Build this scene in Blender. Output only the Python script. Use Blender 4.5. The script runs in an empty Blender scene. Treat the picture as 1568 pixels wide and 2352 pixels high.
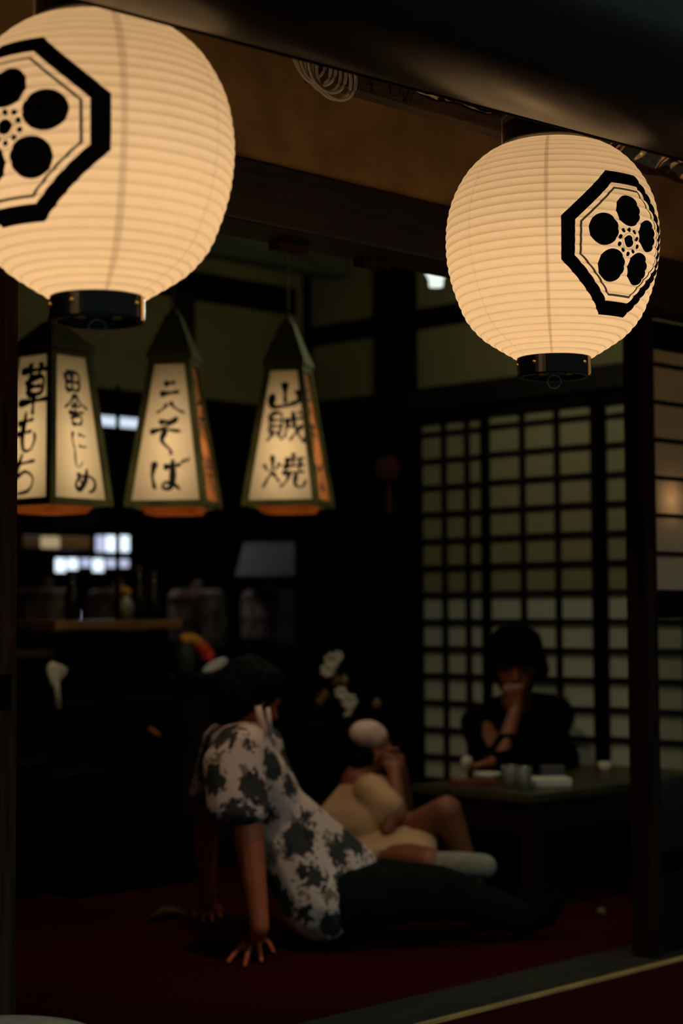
import bpy, bmesh, math, random
from mathutils import Vector, Matrix, noise
random.seed(7)
S = bpy.context.scene
COL = S.collection
V = Vector
R = math.radians

# ------------------------------------------------------------------ camera
CAM = V((0, 0, 1.37)); FPX = 4000.0
pitch, roll = math.atan(228 / FPX), R(-0.40)
cd = bpy.data.cameras.new('camera'); co = bpy.data.objects.new('camera', cd); COL.objects.link(co)
CROT = Matrix.Rotation(R(-45), 4, 'Z') @ Matrix.Rotation(R(90) + pitch, 4, 'X') @ Matrix.Rotation(roll, 4, 'Z')
co.matrix_world = Matrix.Translation(CAM) @ CROT
cd.sensor_fit = 'VERTICAL'; cd.sensor_height = 36; cd.lens = FPX / 2352 * 36
cd.clip_start = 0.05
cd.dof.use_dof = True; cd.dof.focus_distance = 3.36; cd.dof.aperture_fstop = 2.5
S.camera = co

# ------------------------------------------------------------------ world, exposure
S.view_settings.view_transform = 'Standard'; S.view_settings.look = 'None'
S.view_settings.exposure = 0.0; S.view_settings.gamma = 1.0
S.view_settings.use_curve_mapping = False
w = bpy.data.worlds.new('night_sky'); S.world = w; w.use_nodes = True
bg = w.node_tree.nodes['Background']
bg.inputs[1].default_value = 1.0
_n, _l = w.node_tree.nodes, w.node_tree.links
_tc = _n.new('ShaderNodeTexCoord'); _sx = _n.new('ShaderNodeSeparateXYZ'); _rp = _n.new('ShaderNodeValToRGB')
_l.new(_tc.outputs['Generated'], _sx.inputs[0]); _l.new(_sx.outputs['Z'], _rp.inputs[0]); _l.new(_rp.outputs[0], bg.inputs[0])
_rp.color_ramp.elements[0].position = 0.22; _rp.color_ramp.elements[0].color = (0.012, 0.015, 0.015, 1)
_rp.color_ramp.elements[1].position = 0.5; _rp.color_ramp.elements[1].color = (0.50, 0.80, 0.82, 1)
try:
    S.cycles.use_denoising = True
    S.cycles.denoiser = 'OPENIMAGEDENOISE'
    S.cycles.use_adaptive_sampling = False
    S.cycles.max_bounces = 10; S.cycles.diffuse_bounces = 5; S.cycles.transparent_max_bounces = 16
    S.cycles.sample_clamp_indirect = 3.0
    S.cycles.caustics_reflective = False; S.cycles.caustics_refractive = False
except Exception:
    pass
# lamp powers (each lamp's light is made in its own builder below)
P_LANTERN, P_SIGN, P_ROOM, P_BULB, P_FILL = 2.15, 0.95, 7.0, 1.3, 31.0
WARM = (1.0, 0.66, 0.36); SIGNC = (1.0, 0.72, 0.40); ROOMC = (1.0, 1.0, 0.74)

# ------------------------------------------------------------------ helpers
def at(px, py, D=None, X=None, Y=None, Z=None):
    """a photo point seen at a chosen real depth / plane -> world point"""
    d = CROT.to_3x3() @ V(((px - 784) / FPX, (1176 - py) / FPX, -1.0))
    if D is not None:
        f = V((1, 1, 0)).normalized(); return CAM + d * (D / d.dot(f))
    if X is not None: return CAM + d * ((X - CAM.x) / d.x)
    if Y is not None: return CAM + d * ((Y - CAM.y) / d.y)
    return CAM + d * ((Z - CAM.z) / d.z)
RT = V((1, -1, 0)).normalized(); FW = V((1, 1, 0)).normalized(); UP = V((0, 0, 1))

WM = {}
def tag(o, label=None, cat=None, group=None, kind=None):
    if label: o['label'] = label
    if cat: o['category'] = cat
    if group: o['group'] = group
    if kind: o['kind'] = kind
    return o
def empty(name, loc, rotz=0.0, label=None, cat=None, group=None, kind=None):
    o = bpy.data.objects.new(name, None); COL.objects.link(o)
    o.location = loc; o.rotation_euler = (0, 0, rotz); o.empty_display_size = 0.1
    WM[o] = Matrix.Translation(V(loc)) @ Matrix.Rotation(rotz, 4, 'Z')
    return tag(o, label, cat, group, kind)
def obj(name, bm, mat, parent=None, smooth=False, local=False, label=None, mesh=None):
    """links ONE mesh object; world-space geometry unless local=True"""
    me = mesh or bpy.data.meshes.new(name)
    if bm is not None:
        if parent is not None and not local: bm.transform(WM[parent].inverted())
        bmesh.ops.recalc_face_normals(bm, faces=bm.faces[:])
        bm.to_mesh(me); bm.free()
    elif parent is not None and not local:
        me.transform(WM[parent].inverted())
    me.materials.clear()
    for m in (mat if isinstance(mat, (list, tuple)) else [mat]): me.materials.append(m)
    if smooth:
        for p in me.polygons: p.use_smooth = True
    o = bpy.data.objects.new(name, me); COL.objects.link(o)
    if parent is not None:
        o.parent = parent; WM[o] = WM[parent]
    else:
        WM[o] = Matrix.Identity(4)
    if label: o['label'] = label
    return o
def struct(name, bm, mat, smooth=False):
    return tag(obj(name, bm, mat, None, smooth), kind='structure')
def new(): return bmesh.new()
def box(bm, x0, x1, y0, y1, z0, z1, bev=0.0, M=None):
    r = bmesh.ops.create_cube(bm, size=1.0)
    vs = r['verts']
    bmesh.ops.scale(bm, vec=(abs(x1 - x0), abs(y1 - y0), abs(z1 - z0)), verts=vs)
    bmesh.ops.translate(bm, vec=((x0 + x1) / 2, (y0 + y1) / 2, (z0 + z1) / 2), verts=vs)
    if bev > 0:
        es = list({e for v in vs for e in v.link_edges})
        rb = bmesh.ops.bevel(bm, geom=es, offset=bev, segments=2, affect='EDGES', profile=0.6)
        vs = list({v for f in rb['faces'] for v in f.verts} | {v for v in vs if v.is_valid})
    if M is not None: bmesh.ops.transform(bm, matrix=M, verts=vs)
    return vs
def frame_of(d):
    d = d.normalized(); a = UP if abs(d.z) < 0.9 else V((1, 0, 0))
    s = d.cross(a).normalized(); return s, s.cross(d).normalized()
def tube(bm, pts, rad, n=10, closed=False):
    pts = [V(p) for p in pts]; N = len(pts)
    rads = rad if isinstance(rad, (list, tuple)) else [rad] * N
    rings = []
    for i, p in enumerate(pts):
        if closed: d = pts[(i + 1) % N] - pts[i - 1]
        else: d = pts[min(i + 1, N - 1)] - pts[max(i - 1, 0)]
        s, u = frame_of(d)
        rings.append([bm.verts.new(p + (s * math.cos(a) + u * math.sin(a)) * rads[i]) for a in [2 * math.pi * k / n for k in range(n)]])
    for i in range(N if closed else N - 1):
        a, b = rings[i], rings[(i + 1) % N]
        for k in range(n): bm.faces.new((a[k], a[(k + 1) % n], b[(k + 1) % n], b[k]))
    if not closed:
        bm.faces.new(rings[0]); bm.faces.new(rings[-1])
def lathe(bm, prof, c=(0, 0, 0), n=48, cap=True):
    c = V(c); rings = []
    for r, z in prof:
        rings.append([bm.verts.new(c + V((r * math.cos(2 * math.pi * k / n), r * math.sin(2 * math.pi * k / n), z))) for k in range(n)])
    for i in range(len(rings) - 1):
        a, b = rings[i], rings[i + 1]
        for k in range(n): bm.faces.new((a[k], a[(k + 1) % n], b[(k + 1) % n], b[k]))
    if cap:
        bm.faces.new(rings[0]); bm.faces.new(rings[-1])
def extrude_x(bm, prof, x0, x1, n=1):
    """closed (y,z) profile swept along the facade"""
    rings = []
    for i in range(n + 1):
        x = x0 + (x1 - x0) * i / n
        rings.append([bm.verts.new((x, y, z)) for y, z in prof])
    m = len(prof)
    for i in range(n):
        for k in range(m): bm.faces.new((rings[i][k], rings[i][(k + 1) % m], rings[i + 1][(k + 1) % m], rings[i + 1][k]))
    bm.faces.new(rings[0]); bm.faces.new(rings[-1])
_ico = bmesh.new(); bmesh.ops.create_icosphere(_ico, subdivisions=2, radius=1.0)
ICO_V = [v.co.copy() for v in _ico.verts]; _ico.free()
def hull(bm, balls):
    """convex hull round ellipsoids [(centre, r or (rx,ry,rz))]"""
    t = bmesh.new()
    for c, r in balls:
        rr = (r, r, r) if not isinstance(r, (tuple, list)) else r
        for q in ICO_V: t.verts.new((c[0] + q.x * rr[0], c[1] + q.y * rr[1], c[2] + q.z * rr[2]))
    bmesh.ops.convex_hull(t, input=t.verts[:])
    mp = {}
    for f in t.faces:
        vs = []
        for v in f.verts:
            if v not in mp: mp[v] = bm.verts.new(v.co)
            vs.append(mp[v])
        bm.faces.new(vs)
    t.free()
def limb(bm, pts, rads):
    for i in range(len(pts) - 1): hull(bm, [(pts[i], rads[i]), (pts[i + 1], rads[i + 1])])
def fuse(bm, voxel=0.007, smooth=6):
    """merge overlapping volumes into one continuous skin"""
    me = bpy.data.meshes.new('fuse'); bm.to_mesh(me); bm.free()
    t = bpy.data.objects.new('fuse', me); COL.objects.link(t)
    m = t.modifiers.new('r', 'REMESH'); m.mode = 'VOXEL'; m.voxel_size = voxel
    s = t.modifiers.new('s', 'SMOOTH'); s.iterations = smooth; s.factor = 0.5
    dg = bpy.context.evaluated_depsgraph_get(); dg.update()
    out = bpy.data.meshes.new_from_object(t.evaluated_get(dg))
    bpy.data.objects.remove(t); bpy.data.meshes.remove(me)
    return out

# ------------------------------------------------------------------ materials
def nodes_of(m):
    m.use_nodes = True; nt = m.node_tree; return nt, nt.nodes, nt.links
def mat(name, col, rough=0.6, var=0.0, scale=8.0, metal=0.0, bump=0.0, col2=None, stretch=None, spec=None, coat=0.0, detail=4):
    m = bpy.data.materials.new(name); nt, N, L = nodes_of(m); b = N['Principled BSDF']
    b.inputs['Roughness'].default_value = rough; b.inputs['Metallic'].default_value = metal
    if spec is not None: b.inputs['Specular IOR Level'].default_value = spec
    if coat: b.inputs['Coat Weight'].default_value = coat; b.inputs['Coat Roughness'].default_value = 0.15
    b.inputs['Base Color'].default_value = (*col, 1)
    if var > 0 or col2 or bump:
        tc = N.new('ShaderNodeTexCoord'); mp = N.new('ShaderNodeMapping'); nz = N.new('ShaderNodeTexNoise')
        if stretch: mp.inputs['Scale'].default_value = stretch
        nz.inputs['Scale'].default_value = scale; nz.inputs['Detail'].default_value = detail
        L.new(tc.outputs['Object'], mp.inputs[0]); L.new(mp.outputs[0], nz.inputs['Vector'])
        if var > 0 or col2:
            rp = N.new('ShaderNodeValToRGB'); c2 = col2 or tuple(min(1, c * (1 + var)) for c in col)
            c1 = col if col2 else tuple(c * (1 - var) for c in col)
            rp.color_ramp.elements[0].position = 0.35; rp.color_ramp.elements[1].position = 0.65
            rp.color_ramp.elements[0].color = (*c1, 1); rp.color_ramp.elements[1].color = (*c2, 1)
            L.new(nz.outputs['Fac'], rp.inputs[0]); L.new(rp.outputs[0], b.inputs['Base Color'])
        if bump:
            bp = N.new('ShaderNodeBump'); bp.inputs['Strength'].default_value = bump; bp.inputs['Distance'].default_value = 0.01
            L.new(nz.outputs['Fac'], bp.inputs['Height']); L.new(bp.outputs[0], b.inputs['Normal'])
    return m
def emit(name, col, s):
    m = bpy.data.materials.new(name); nt, N, L = nodes_of(m)
    N.remove(N['Principled BSDF']); e = N.new('ShaderNodeEmission')
    e.inputs[0].default_value = (*col, 1); e.inputs[1].default_value = s
    L.new(e.outputs[0], N['Material Output'].inputs[0]); return m
def paper(name, ct, cd_, ft=0.8, clear=0.08, rough_noise=0.06, scale=60):
    """thin translucent paper: light from behind shines through"""
    m = bpy.data.materials.new(name); nt, N, L = nodes_of(m); N.remove(N['Principled BSDF'])
    t = N.new('ShaderNodeBsdfTranslucent'); d = N.new('ShaderNodeBsdfDiffuse'); x = N.new('ShaderNodeBsdfTransparent')
    tc = N.new('ShaderNodeTexCoord'); nz = N.new('ShaderNodeTexNoise'); nz.inputs['Scale'].default_value = scale; nz.inputs['Detail'].default_value = 6
    L.new(tc.outputs['Object'], nz.inputs['Vector'])
    mx = N.new('ShaderNodeMix'); mx.data_type = 'RGBA'
    mx.inputs[6].default_value = (*[c * (1 - rough_noise) for c in ct], 1); mx.inputs[7].default_value = (*[min(1, c * (1 + rough_noise)) for c in ct], 1)
    L.new(nz.outputs['Fac'], mx.inputs[0]); L.new(mx.outputs[2], t.inputs[0]); d.inputs[0].default_value = (*cd_, 1)
    a = N.new('ShaderNodeMixShader'); a.inputs[0].default_value = 1 - ft
    L.new(t.outputs[0], a.inputs[1]); L.new(d.outputs[0], a.inputs[2])
    b = N.new('ShaderNodeMixShader'); b.inputs[0].default_value = clear
    L.new(a.outputs[0], b.inputs[1]); L.new(x.outputs[0], b.inputs[2])
    L.new(b.outputs[0], N['Material Output'].inputs[0]); return m

M_dark = mat('dark_timber', (0.010, 0.007, 0.005), 0.6, 0.4, 6, bump=0.15, stretch=(12, 12, 1), spec=0.1)
M_darkh = mat('dark_timber_lengthwise', (0.013, 0.006, 0.004), 0.6, 0.4, 6, bump=0.15, stretch=(1, 12, 12))
M_black = mat('sooted_timber', (0.0032, 0.0028, 0.0022), 0.8, 0.3, 5, spec=0.02)
M_post = mat('reddish_timber', (0.034, 0.014, 0.007), 0.6, 0.5, 5, bump=0.2, stretch=(14, 14, 1), spec=0.08)
M_rpost = mat('dark_reddish_post', (0.016, 0.006, 0.003), 0.6, 0.5, 5, bump=0.2, stretch=(14, 14, 1), spec=0.06)
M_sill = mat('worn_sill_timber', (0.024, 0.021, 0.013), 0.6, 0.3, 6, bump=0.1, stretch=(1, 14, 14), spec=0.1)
M_nose = mat('lantern_lit_sill_edge', (0.42, 0.20, 0.05), 0.6, 0.25, 9, stretch=(1, 10, 10))  # lantern light catching the sill edge, put into a gold colour
M_plaster = mat('earthen_plaster', (0.41, 0.24, 0.10), 0.9, 0.28, 7, bump=0.25, detail=8)
M_olive = mat('olive_plaster', (0.17, 0.145, 0.055), 0.9, 0.12, 4, bump=0.1)
M_ceil = mat('sooty_ceiling_board', (0.022, 0.024, 0.012), 0.8, 0.3, 4)
M_beamg = mat('ceiling_beam', (0.060, 0.060, 0.028), 0.8, 0.3, 4, stretch=(1, 8, 8))
M_carpet = mat('red_felt', (0.031, 0.0014, 0.0018), 0.95, 0.25, 90, bump=0.3, spec=0.03)
M_street = mat('street_stone', (0.05, 0.05, 0.045), 0.8, 0.3, 10)
M_gutter = mat('painted_gutter', (0.016, 0.010, 0.006), 0.38, 0.4, 14, metal=0.7, bump=0.06, col2=(0.026, 0.017, 0.011), spec=0.4)
M_lacq = mat('black_lacquer', (0.006, 0.005, 0.005), 0.22, spec=0.6)
M_brass = mat('brass', (0.75, 0.42, 0.13), 0.3, metal=1.0)
M_steel = mat('steel_wire', (0.72, 0.62, 0.52), 0.4, metal=0.2)
M_ink = mat('brush_ink', (0.006, 0.006, 0.007), 0.7)
M_frame = mat('green_brown_sign_frame', (0.085, 0.092, 0.030), 0.7, 0.3, 8, spec=0.1)
M_cable = mat('pale_cable', (0.88, 0.76, 0.68), 0.45, 0.08, 30)
M_batten = mat('rough_batten', (0.075, 0.046, 0.030), 0.8, 0.3, 8, stretch=(1, 14, 14))
M_skin = mat('skin', (0.46, 0.092, 0.030), 0.55, 0.12, 12)
M_skin2 = mat('skin_darker', (0.22, 0.070, 0.028), 0.55, 0.12, 12)
M_hair = mat('black_hair', (0.0018, 0.0015, 0.0013), 0.75, 0.3, 60, bump=0.5, stretch=(1, 1, 0.15), spec=0.08)
M_trouser = mat('dark_trouser_cloth', (0.0055, 0.0065, 0.0042), 0.9, 0.25, 14, bump=0.3, spec=0.05)
M_blackcloth = mat('black_cloth', (0.0022, 0.0022, 0.0020), 0.95, 0.25, 14, bump=0.3, spec=0.02)
M_beige = mat('beige_cotton', (0.56, 0.34, 0.17), 0.9, 0.12, 9, bump=0.4)
M_cap = mat('white_cotton_cap', (0.62, 0.46, 0.38), 0.9, 0.08, 20)
M_sock = mat('grey_white_sock', (0.25, 0.22, 0.17), 0.95, 0.1, 30)
M_eye = mat('eye_dark', (0.01, 0.008, 0.007), 0.2)
M_table = mat('dark_red_lacquer', (0.016, 0.004, 0.003), 0.35, 0.3, 6)
M_tabtop = mat('table_top_board', (0.05, 0.043, 0.020), 0.35, 0.25, 6, stretch=(1, 8, 1), spec=0.2)
M_white = mat('white_paper_thing', (0.62, 0.60, 0.46), 0.8, 0.06, 20)
M_porc = mat('glazed_porcelain', (0.6, 0.62, 0.6), 0.25, 0.05, 6)
M_grey = mat('grey_plastic', (0.10, 0.10, 0.11), 0.5)
M_redbox = mat('red_lacquer_tray', (0.16, 0.03, 0.015), 0.4)
M_amber = mat('amber_counter_board', (0.22, 0.115, 0.022), 0.5, 0.25, 8, stretch=(1, 12, 12))
M_straw = mat('straw_cask_wrap', (0.42, 0.30, 0.24), 0.9, col2=(0.08, 0.022, 0.02), scale=9, bump=0.3, stretch=(1.6, 1.6, 1))
M_tin = mat('tin_hood', (0.34, 0.32, 0.28), 0.45, 0.1, 5, metal=0.3)
M_blue = mat('blue_white_glaze', (0.36, 0.34, 0.20), 0.3, col2=(0.03, 0.05, 0.07), scale=22)
M_yellow = mat('yellow_paper', (0.60, 0.28, 0.03), 0.7)
M_orange = mat('orange_paper', (0.62, 0.16, 0.02), 0.7)
M_red = mat('red_paper', (0.62, 0.035, 0.008), 0.7)
M_green = mat('green_paper', (0.010, 0.018, 0.008), 0.7)
M_redorn = mat('dull_red_ornament', (0.06, 0.008, 0.005), 0.9)
M_leaf = mat('dull_leaf', (0.03, 0.035, 0.015), 0.7)
M_petal = mat('pale_petal', (0.42, 0.42, 0.33), 0.8)
M_brown = mat('brown_stem', (0.12, 0.07, 0.025), 0.8)
M_straw2 = mat('woven_straw_seat', (0.27, 0.20, 0.12), 0.9, 0.2, 40, bump=0.3)
M_shU = paper('green_lit_shoji_paper', (0.5, 0.46, 0.27), (0.43, 0.39, 0.22), 0.35, 0.0)  # upper rows: greenish room light put into the paper colour
M_shL = paper('day_lit_shoji_paper', (0.6, 0.62, 0.5), (0.78, 0.78, 0.64), 0.30, 0.0)  # lower rows: greyer daylight put into the paper colour
M_doorp = paper('front_door_paper', (0.75, 0.62, 0.45), (0.62, 0.50, 0.36), 0.40, 0.0)
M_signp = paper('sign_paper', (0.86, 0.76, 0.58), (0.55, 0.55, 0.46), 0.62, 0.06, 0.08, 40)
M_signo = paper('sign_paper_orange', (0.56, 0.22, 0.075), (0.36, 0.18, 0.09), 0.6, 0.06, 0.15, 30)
M_tray = paper('tray_paper', (0.26, 0.07, 0.016), (0.18, 0.06, 0.02), 0.6, 0.0, 0.15, 30)
M_glass = bpy.data.materials.new('thin_glass'); nt, N, L = nodes_of(M_glass)
N.remove(N['Principled BSDF']); _t = N.new('ShaderNodeBsdfTransparent'); _g = N.new('ShaderNodeBsdfGlossy'); _g.inputs['Roughness'].default_value = 0.03
_t.inputs[0].default_value = (0.86, 0.88, 0.84, 1); _m = N.new('ShaderNodeMixShader'); _m.inputs[0].default_value = 0.02
L.new(_t.outputs[0], _m.inputs[1]); L.new(_g.outputs[0], _m.inputs[2]); L.new(_m.outputs[0], N['Material Output'].inputs[0])
M_drink = bpy.data.materials.new('tumbler_glass'); nt, N, L = nodes_of(M_drink)
b = N['Principled BSDF']; b.inputs['Base Color'].default_value = (0.8, 0.85, 0.75, 1); b.inputs['Transmission Weight'].default_value = 0.85; b.inputs['Roughness'].default_value = 0.12; b.inputs['IOR'].default_value = 1.2
M_film = bpy.data.materials.new('crinkled_clear_film'); nt, N, L = nodes_of(M_film)
N.remove(N['Principled BSDF']); _t = N.new('ShaderNodeBsdfTransparent'); _t.inputs[0].default_value = (0.30, 0.22, 0.16, 1)
_g = N.new('ShaderNodeBsdfGlossy'); _g.inputs['Roughness'].default_value = 0.12; _g.inputs[0].default_value = (0.85, 0.68, 0.5, 1)
_m = N.new('ShaderNodeMixShader'); _m.inputs[0].default_value = 0.20
L.new(_t.outputs[0], _m.inputs[1]); L.new(_g.outputs[0], _m.inputs[2]); L.new(_m.outputs[0], N['Material Output'].inputs[0])
M_pane = emit('daylit_pane', (0.74, 0.88, 1.0), 1.6)
M_paneb = emit('dimmer_daylit_pane', (0.64, 0.68, 0.95), 0.85)
M_tubeL = emit('lit_tube', (0.72, 0.84, 1.0), 1.0)
M_warmL = emit('lit_warm_shade', (1.0, 0.78, 0.42), 0.36)
M_roomL = emit('lit_lamp_glass', (0.86, 1.0, 0.88), 1.05)
M_bulb = emit('added_bulb_glow', (1.0, 0.82, 0.6), 3.0)

def shirt_mat():
    m = bpy.data.materials.new('flower_print_cloth'); nt, N, L = nodes_of(m); b = N['Principled BSDF']; b.inputs['Roughness'].default_value = 0.9
    tc = N.new('ShaderNodeTexCoord'); nz = N.new('ShaderNodeTexNoise'); nz.inputs['Scale'].default_value = 55; nz.inputs['Detail'].default_value = 5
    L.new(tc.outputs['Object'], nz.inputs['Vector'])
    ad = N.new('ShaderNodeMix'); ad.data_type = 'VECTOR'; ad.inputs[0].default_value = 0.075
    L.new(tc.outputs['Object'], ad.inputs[4]); L.new(nz.outputs['Color'], ad.inputs[5])
    vo = N.new('ShaderNodeTexVoronoi'); vo.inputs['Scale'].default_value = 10.5; vo.inputs['Randomness'].default_value = 0.7
    L.new(ad.outputs[1], vo.inputs['Vector'])
    rp = N.new('ShaderNodeValToRGB'); e = rp.color_ramp.elements
    e[0].position = 0.0; e[0].color = (0.03, 0.028, 0.022, 1); e[1].position = 0.465; e[1].color = (0.025, 0.024, 0.02, 1)
    q = rp.color_ramp.elements.new(0.515); q.color = (0.62, 0.45, 0.375, 1)
    L.new(vo.outputs['Distance'], rp.inputs[0])
    v2 = N.new('ShaderNodeTexVoronoi'); v2.inputs['Scale'].default_value = 17; L.new(ad.outputs[1], v2.inputs['Vector'])
    r2 = N.new('ShaderNodeValToRGB'); r2.color_ramp.elements[0].position = 0.26; r2.color_ramp.elements[0].color = (0.30, 0.27, 0.22, 1)
    r2.color_ramp.elements[1].position = 0.36; r2.color_ramp.elements[1].color = (1, 1, 1, 1); L.new(v2.outputs['Distance'], r2.inputs[0])
    mm = N.new('ShaderNodeMix'); mm.data_type = 'RGBA'; mm.blend_type = 'MULTIPLY'; mm.inputs[0].default_value = 1
    L.new(rp.outputs[0], mm.inputs[6]); L.new(r2.outputs[0], mm.inputs[7]); L.new(mm.outputs[2], b.inputs['Base Color'])
    return m
M_shirt = shirt_mat()

# ------------------------------------------------------------------ the building
YF = 2.80            # facade line
bm = new(); box(bm, -6, 12, -4, 2.72, -0.1, 0.0); struct('floor_street', bm, M_street)
bm = new(); box(bm, 0.2, 5.6, 3.02, 5.75, 0.30, 0.40); struct('floor', bm, M_carpet)
bm = new(); box(bm, 0.2, 9, 5.76, 7.9, 0.30, 0.40); struct('floor_kitchen', bm, M_black)
bm = new(); box(bm, 0.2, 6.0, 2.818, 3.02, 0.30, 0.402)
struct('trim_1', bm, M_sill)
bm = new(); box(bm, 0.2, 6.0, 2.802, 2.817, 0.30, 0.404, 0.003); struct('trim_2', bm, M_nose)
bm = new(); box(bm, 0.2, 6.0, 2.72, 2.80, 0.0, 0.30); struct('wall_plinth', bm, M_black)
# front wall above the opening
bm = new(); box(bm, -1.5, 7.5, 2.75, 2.90, 2.335, 3.1); struct('wall_front', bm, M_plaster)
bm = new(); box(bm, -1.5, 7.5, 2.72, 2.86, 2.198, 2.335, 0.006); struct('trim_3', bm, M_darkh)
bm = new()
for x in (2.63, 2.90):
    box(bm, x, x + 0.09, 2.82, 2.855, 2.182, 2.20)
struct('trim_4', bm, M_post)
bm = new(); box(bm, -1.5, 1.55, 2.80, 2.90, 0.3, 2.17); struct('wall_left_front', bm, M_black)
bm = new(); box(bm, 0.15, 0.2, 2.9, 7.9, 0.3, 3.1); struct('wall_left', bm, M_black)
bm = new(); box(bm, 5.155, 9.0, 2.86, 2.91, 0.0, 2.198); struct('wall_right_front', bm, M_black)
# eave with round gutter
prof = [(2.0, .878), (1.985, .868), (1.94, .850), (1.89, .843), (1.84, .848), (1.79, .868), (1.755, .900), (1.735, .945), (1.728, 1.0), (1.726, 1.15),
        (1.726, 1.36), (1.80, 1.40), (2.0, 1.33), (2.005, .895)]
bm = new(); extrude_x(bm, [(y, z + 1.37) for y, z in prof], -2.0, 8.0, 2)
for v_ in bm.verts: v_.co.z += .028 * (v_.co.x - 1.9) + .019
struct('trim_5', bm, M_gutter, True)
bm = new(); tube(bm, [(-2.0, 1.99, 1.37 + .876 + .028 * -3.9 + .019), (8.0, 1.99, 1.37 + .876 + .028 * 6.1 + .019)], .0105, 14); struct('trim_60', bm, M_black, True)
_eg = S.objects['trim_5']; _es = _eg.modifiers.new('es', 'EDGE_SPLIT'); _es.split_angle = R(50)
bm = new(); extrude_x(bm, [(1.55, 2.78), (2.75, 3.02), (2.75, 3.12), (1.5, 2.88)], -2.0, 8.0); struct('ceiling_eave', bm, M_black)
# room ceiling, beams
bm = new(); box(bm, 0.1, 9.0, 2.86, 7.95, 3.02, 3.1); struct('ceiling', bm, M_ceil)
k = 6
for (y, z0, z1) in ((3.55, 2.86, 3.0), (4.45, 2.84, 3.0), (5.35, 2.84, 3.0)):
    bm = new(); box(bm, 0.2, 5.42, y, y + 0.11, z0, z1, 0.006); struct('trim_%d' % k, bm, M_beamg); k += 1
# back wall band, corner posts
bm = new(); box(bm, 0.2, 5.5, 5.74, 5.82, 2.29, 3.02); struct('wall_back', bm, M_olive)
bm = new(); box(bm, 0.2, 5.42, 5.70, 5.745, 2.20, 2.29, 0.004); struct('trim_%d' % k, bm, M_black); k += 1
bm = new(); box(bm, 0.2, 5.42, 5.70, 5.745, 2.72, 2.84, 0.004); struct('trim_%d' % k, bm, M_black); k += 1
for x in (3.55, 4.72):
    bm = new(); box(bm, x, x + 0.09, 5.69, 5.75, 2.29, 2.74); struct('trim_%d' % k, bm, M_dark); k += 1
bm = new(); box(bm, 5.495, 5.58, 5.68, 5.80, 0.4, 3.02); struct('trim_%d' % k, bm, M_black); k += 1
# right side wall X = 5.5 : plaster band over dark head rail, shoji below
bm = new(); box(bm, 5.5, 5.58, 2.9, 5.74, 2.30, 3.02); struct('wall_right', bm, M_olive)
bm = new(); box(bm, 5.5, 5.58, 5.03, 5.74, 0.4, 2.30); struct('wall_right_panel', bm, M_black)
bm = new(); box(bm, 5.5, 5.58, 2.9, 5.03, 0.40, 0.62); struct('wall_right_base', bm, M_black)
bm = new(); box(bm, 5.44, 5.51, 2.9, 5.66, 2.22, 2.315, 0.006); struct('trim_%d' % k, bm, M_dark); k += 1
bm = new(); box(bm, 5.46, 5.51, 2.9, 5.66, 2.575, 2.66, 0.006); struct('trim_%d' % k, bm, M_black); k += 1
bm = new(); box(bm, 5.41, 5.52, 5.03, 5.19, 0.4, 3.02, 0.005); struct('trim_%d' % k, bm, M_black); k += 1
# kitchen shell
bm = new(); box(bm, 0.2, 9.0, 7.85, 7.95, 0.4, 3.02); struct('wall_kitchen_back', bm, M_black)
bm = new(); box(bm, 8.95, 9.0, 5.8, 7.9, 0.4, 3.02); struct('wall_kitchen_right', bm, M_black)

# --- shoji doors on the right wall (structure doors)
def shoji(n, y0, y1, x=5.5):
    root = empty('door_%d' % n, (x, (y0 + y1) / 2, 0.62), 0, None, None, None, 'structure')
    z0, z1 = 0.62, 2.205; st = 0.032
    bm = new()
    box(bm, x - .035, x, y0, y0 + st, z0, z1); box(bm, x - .035, x, y1 - st, y1, z0, z1)
    box(bm, x - .035, x, y0, y1, z1 - .04, z1); box(bm, x - .035, x, y0, y1, z0, z0 + .05)
    obj('frame', bm, M_black, root)
    bm = new()
    for i in (1, 2):
        y = y0 + st + (y1 - y0 - 2 * st) * i / 3; box(bm, x - .026, x - .008, y - .011, y + .011, z0, z1)
    zz = 1.325
    kk = [zz + 0.1135 * j for j in range(-6, 9)]
    for z in kk:
        if z0 + .05 < z < z1 - .04: box(bm, x - .024, x - .008, y0, y1, z - .010, z + .010)
    obj('lattice', bm, M_dark, root)
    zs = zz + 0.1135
    bm = new(); box(bm, x - .007, x - .005, y0 + .01, y1 - .01, zs, z1 - .01); obj('upper_paper', bm, M_shU, root, label='yellow-green paper, greenish room light in its tint')
    bm = new(); box(bm, x - .007, x - .005, y0 + .01, y1 - .01, z0 + .01, zs); obj('lower_paper', bm, M_shL, root, label='paler grey-white paper, daylight in its tint')
shoji(2, 4.595, 5.045, 5.515); shoji(3, 4.045, 4.635, 5.475); shoji(4, 3.48, 4.08, 5.515); shoji(5, 2.92, 3.50, 5.475)

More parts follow.
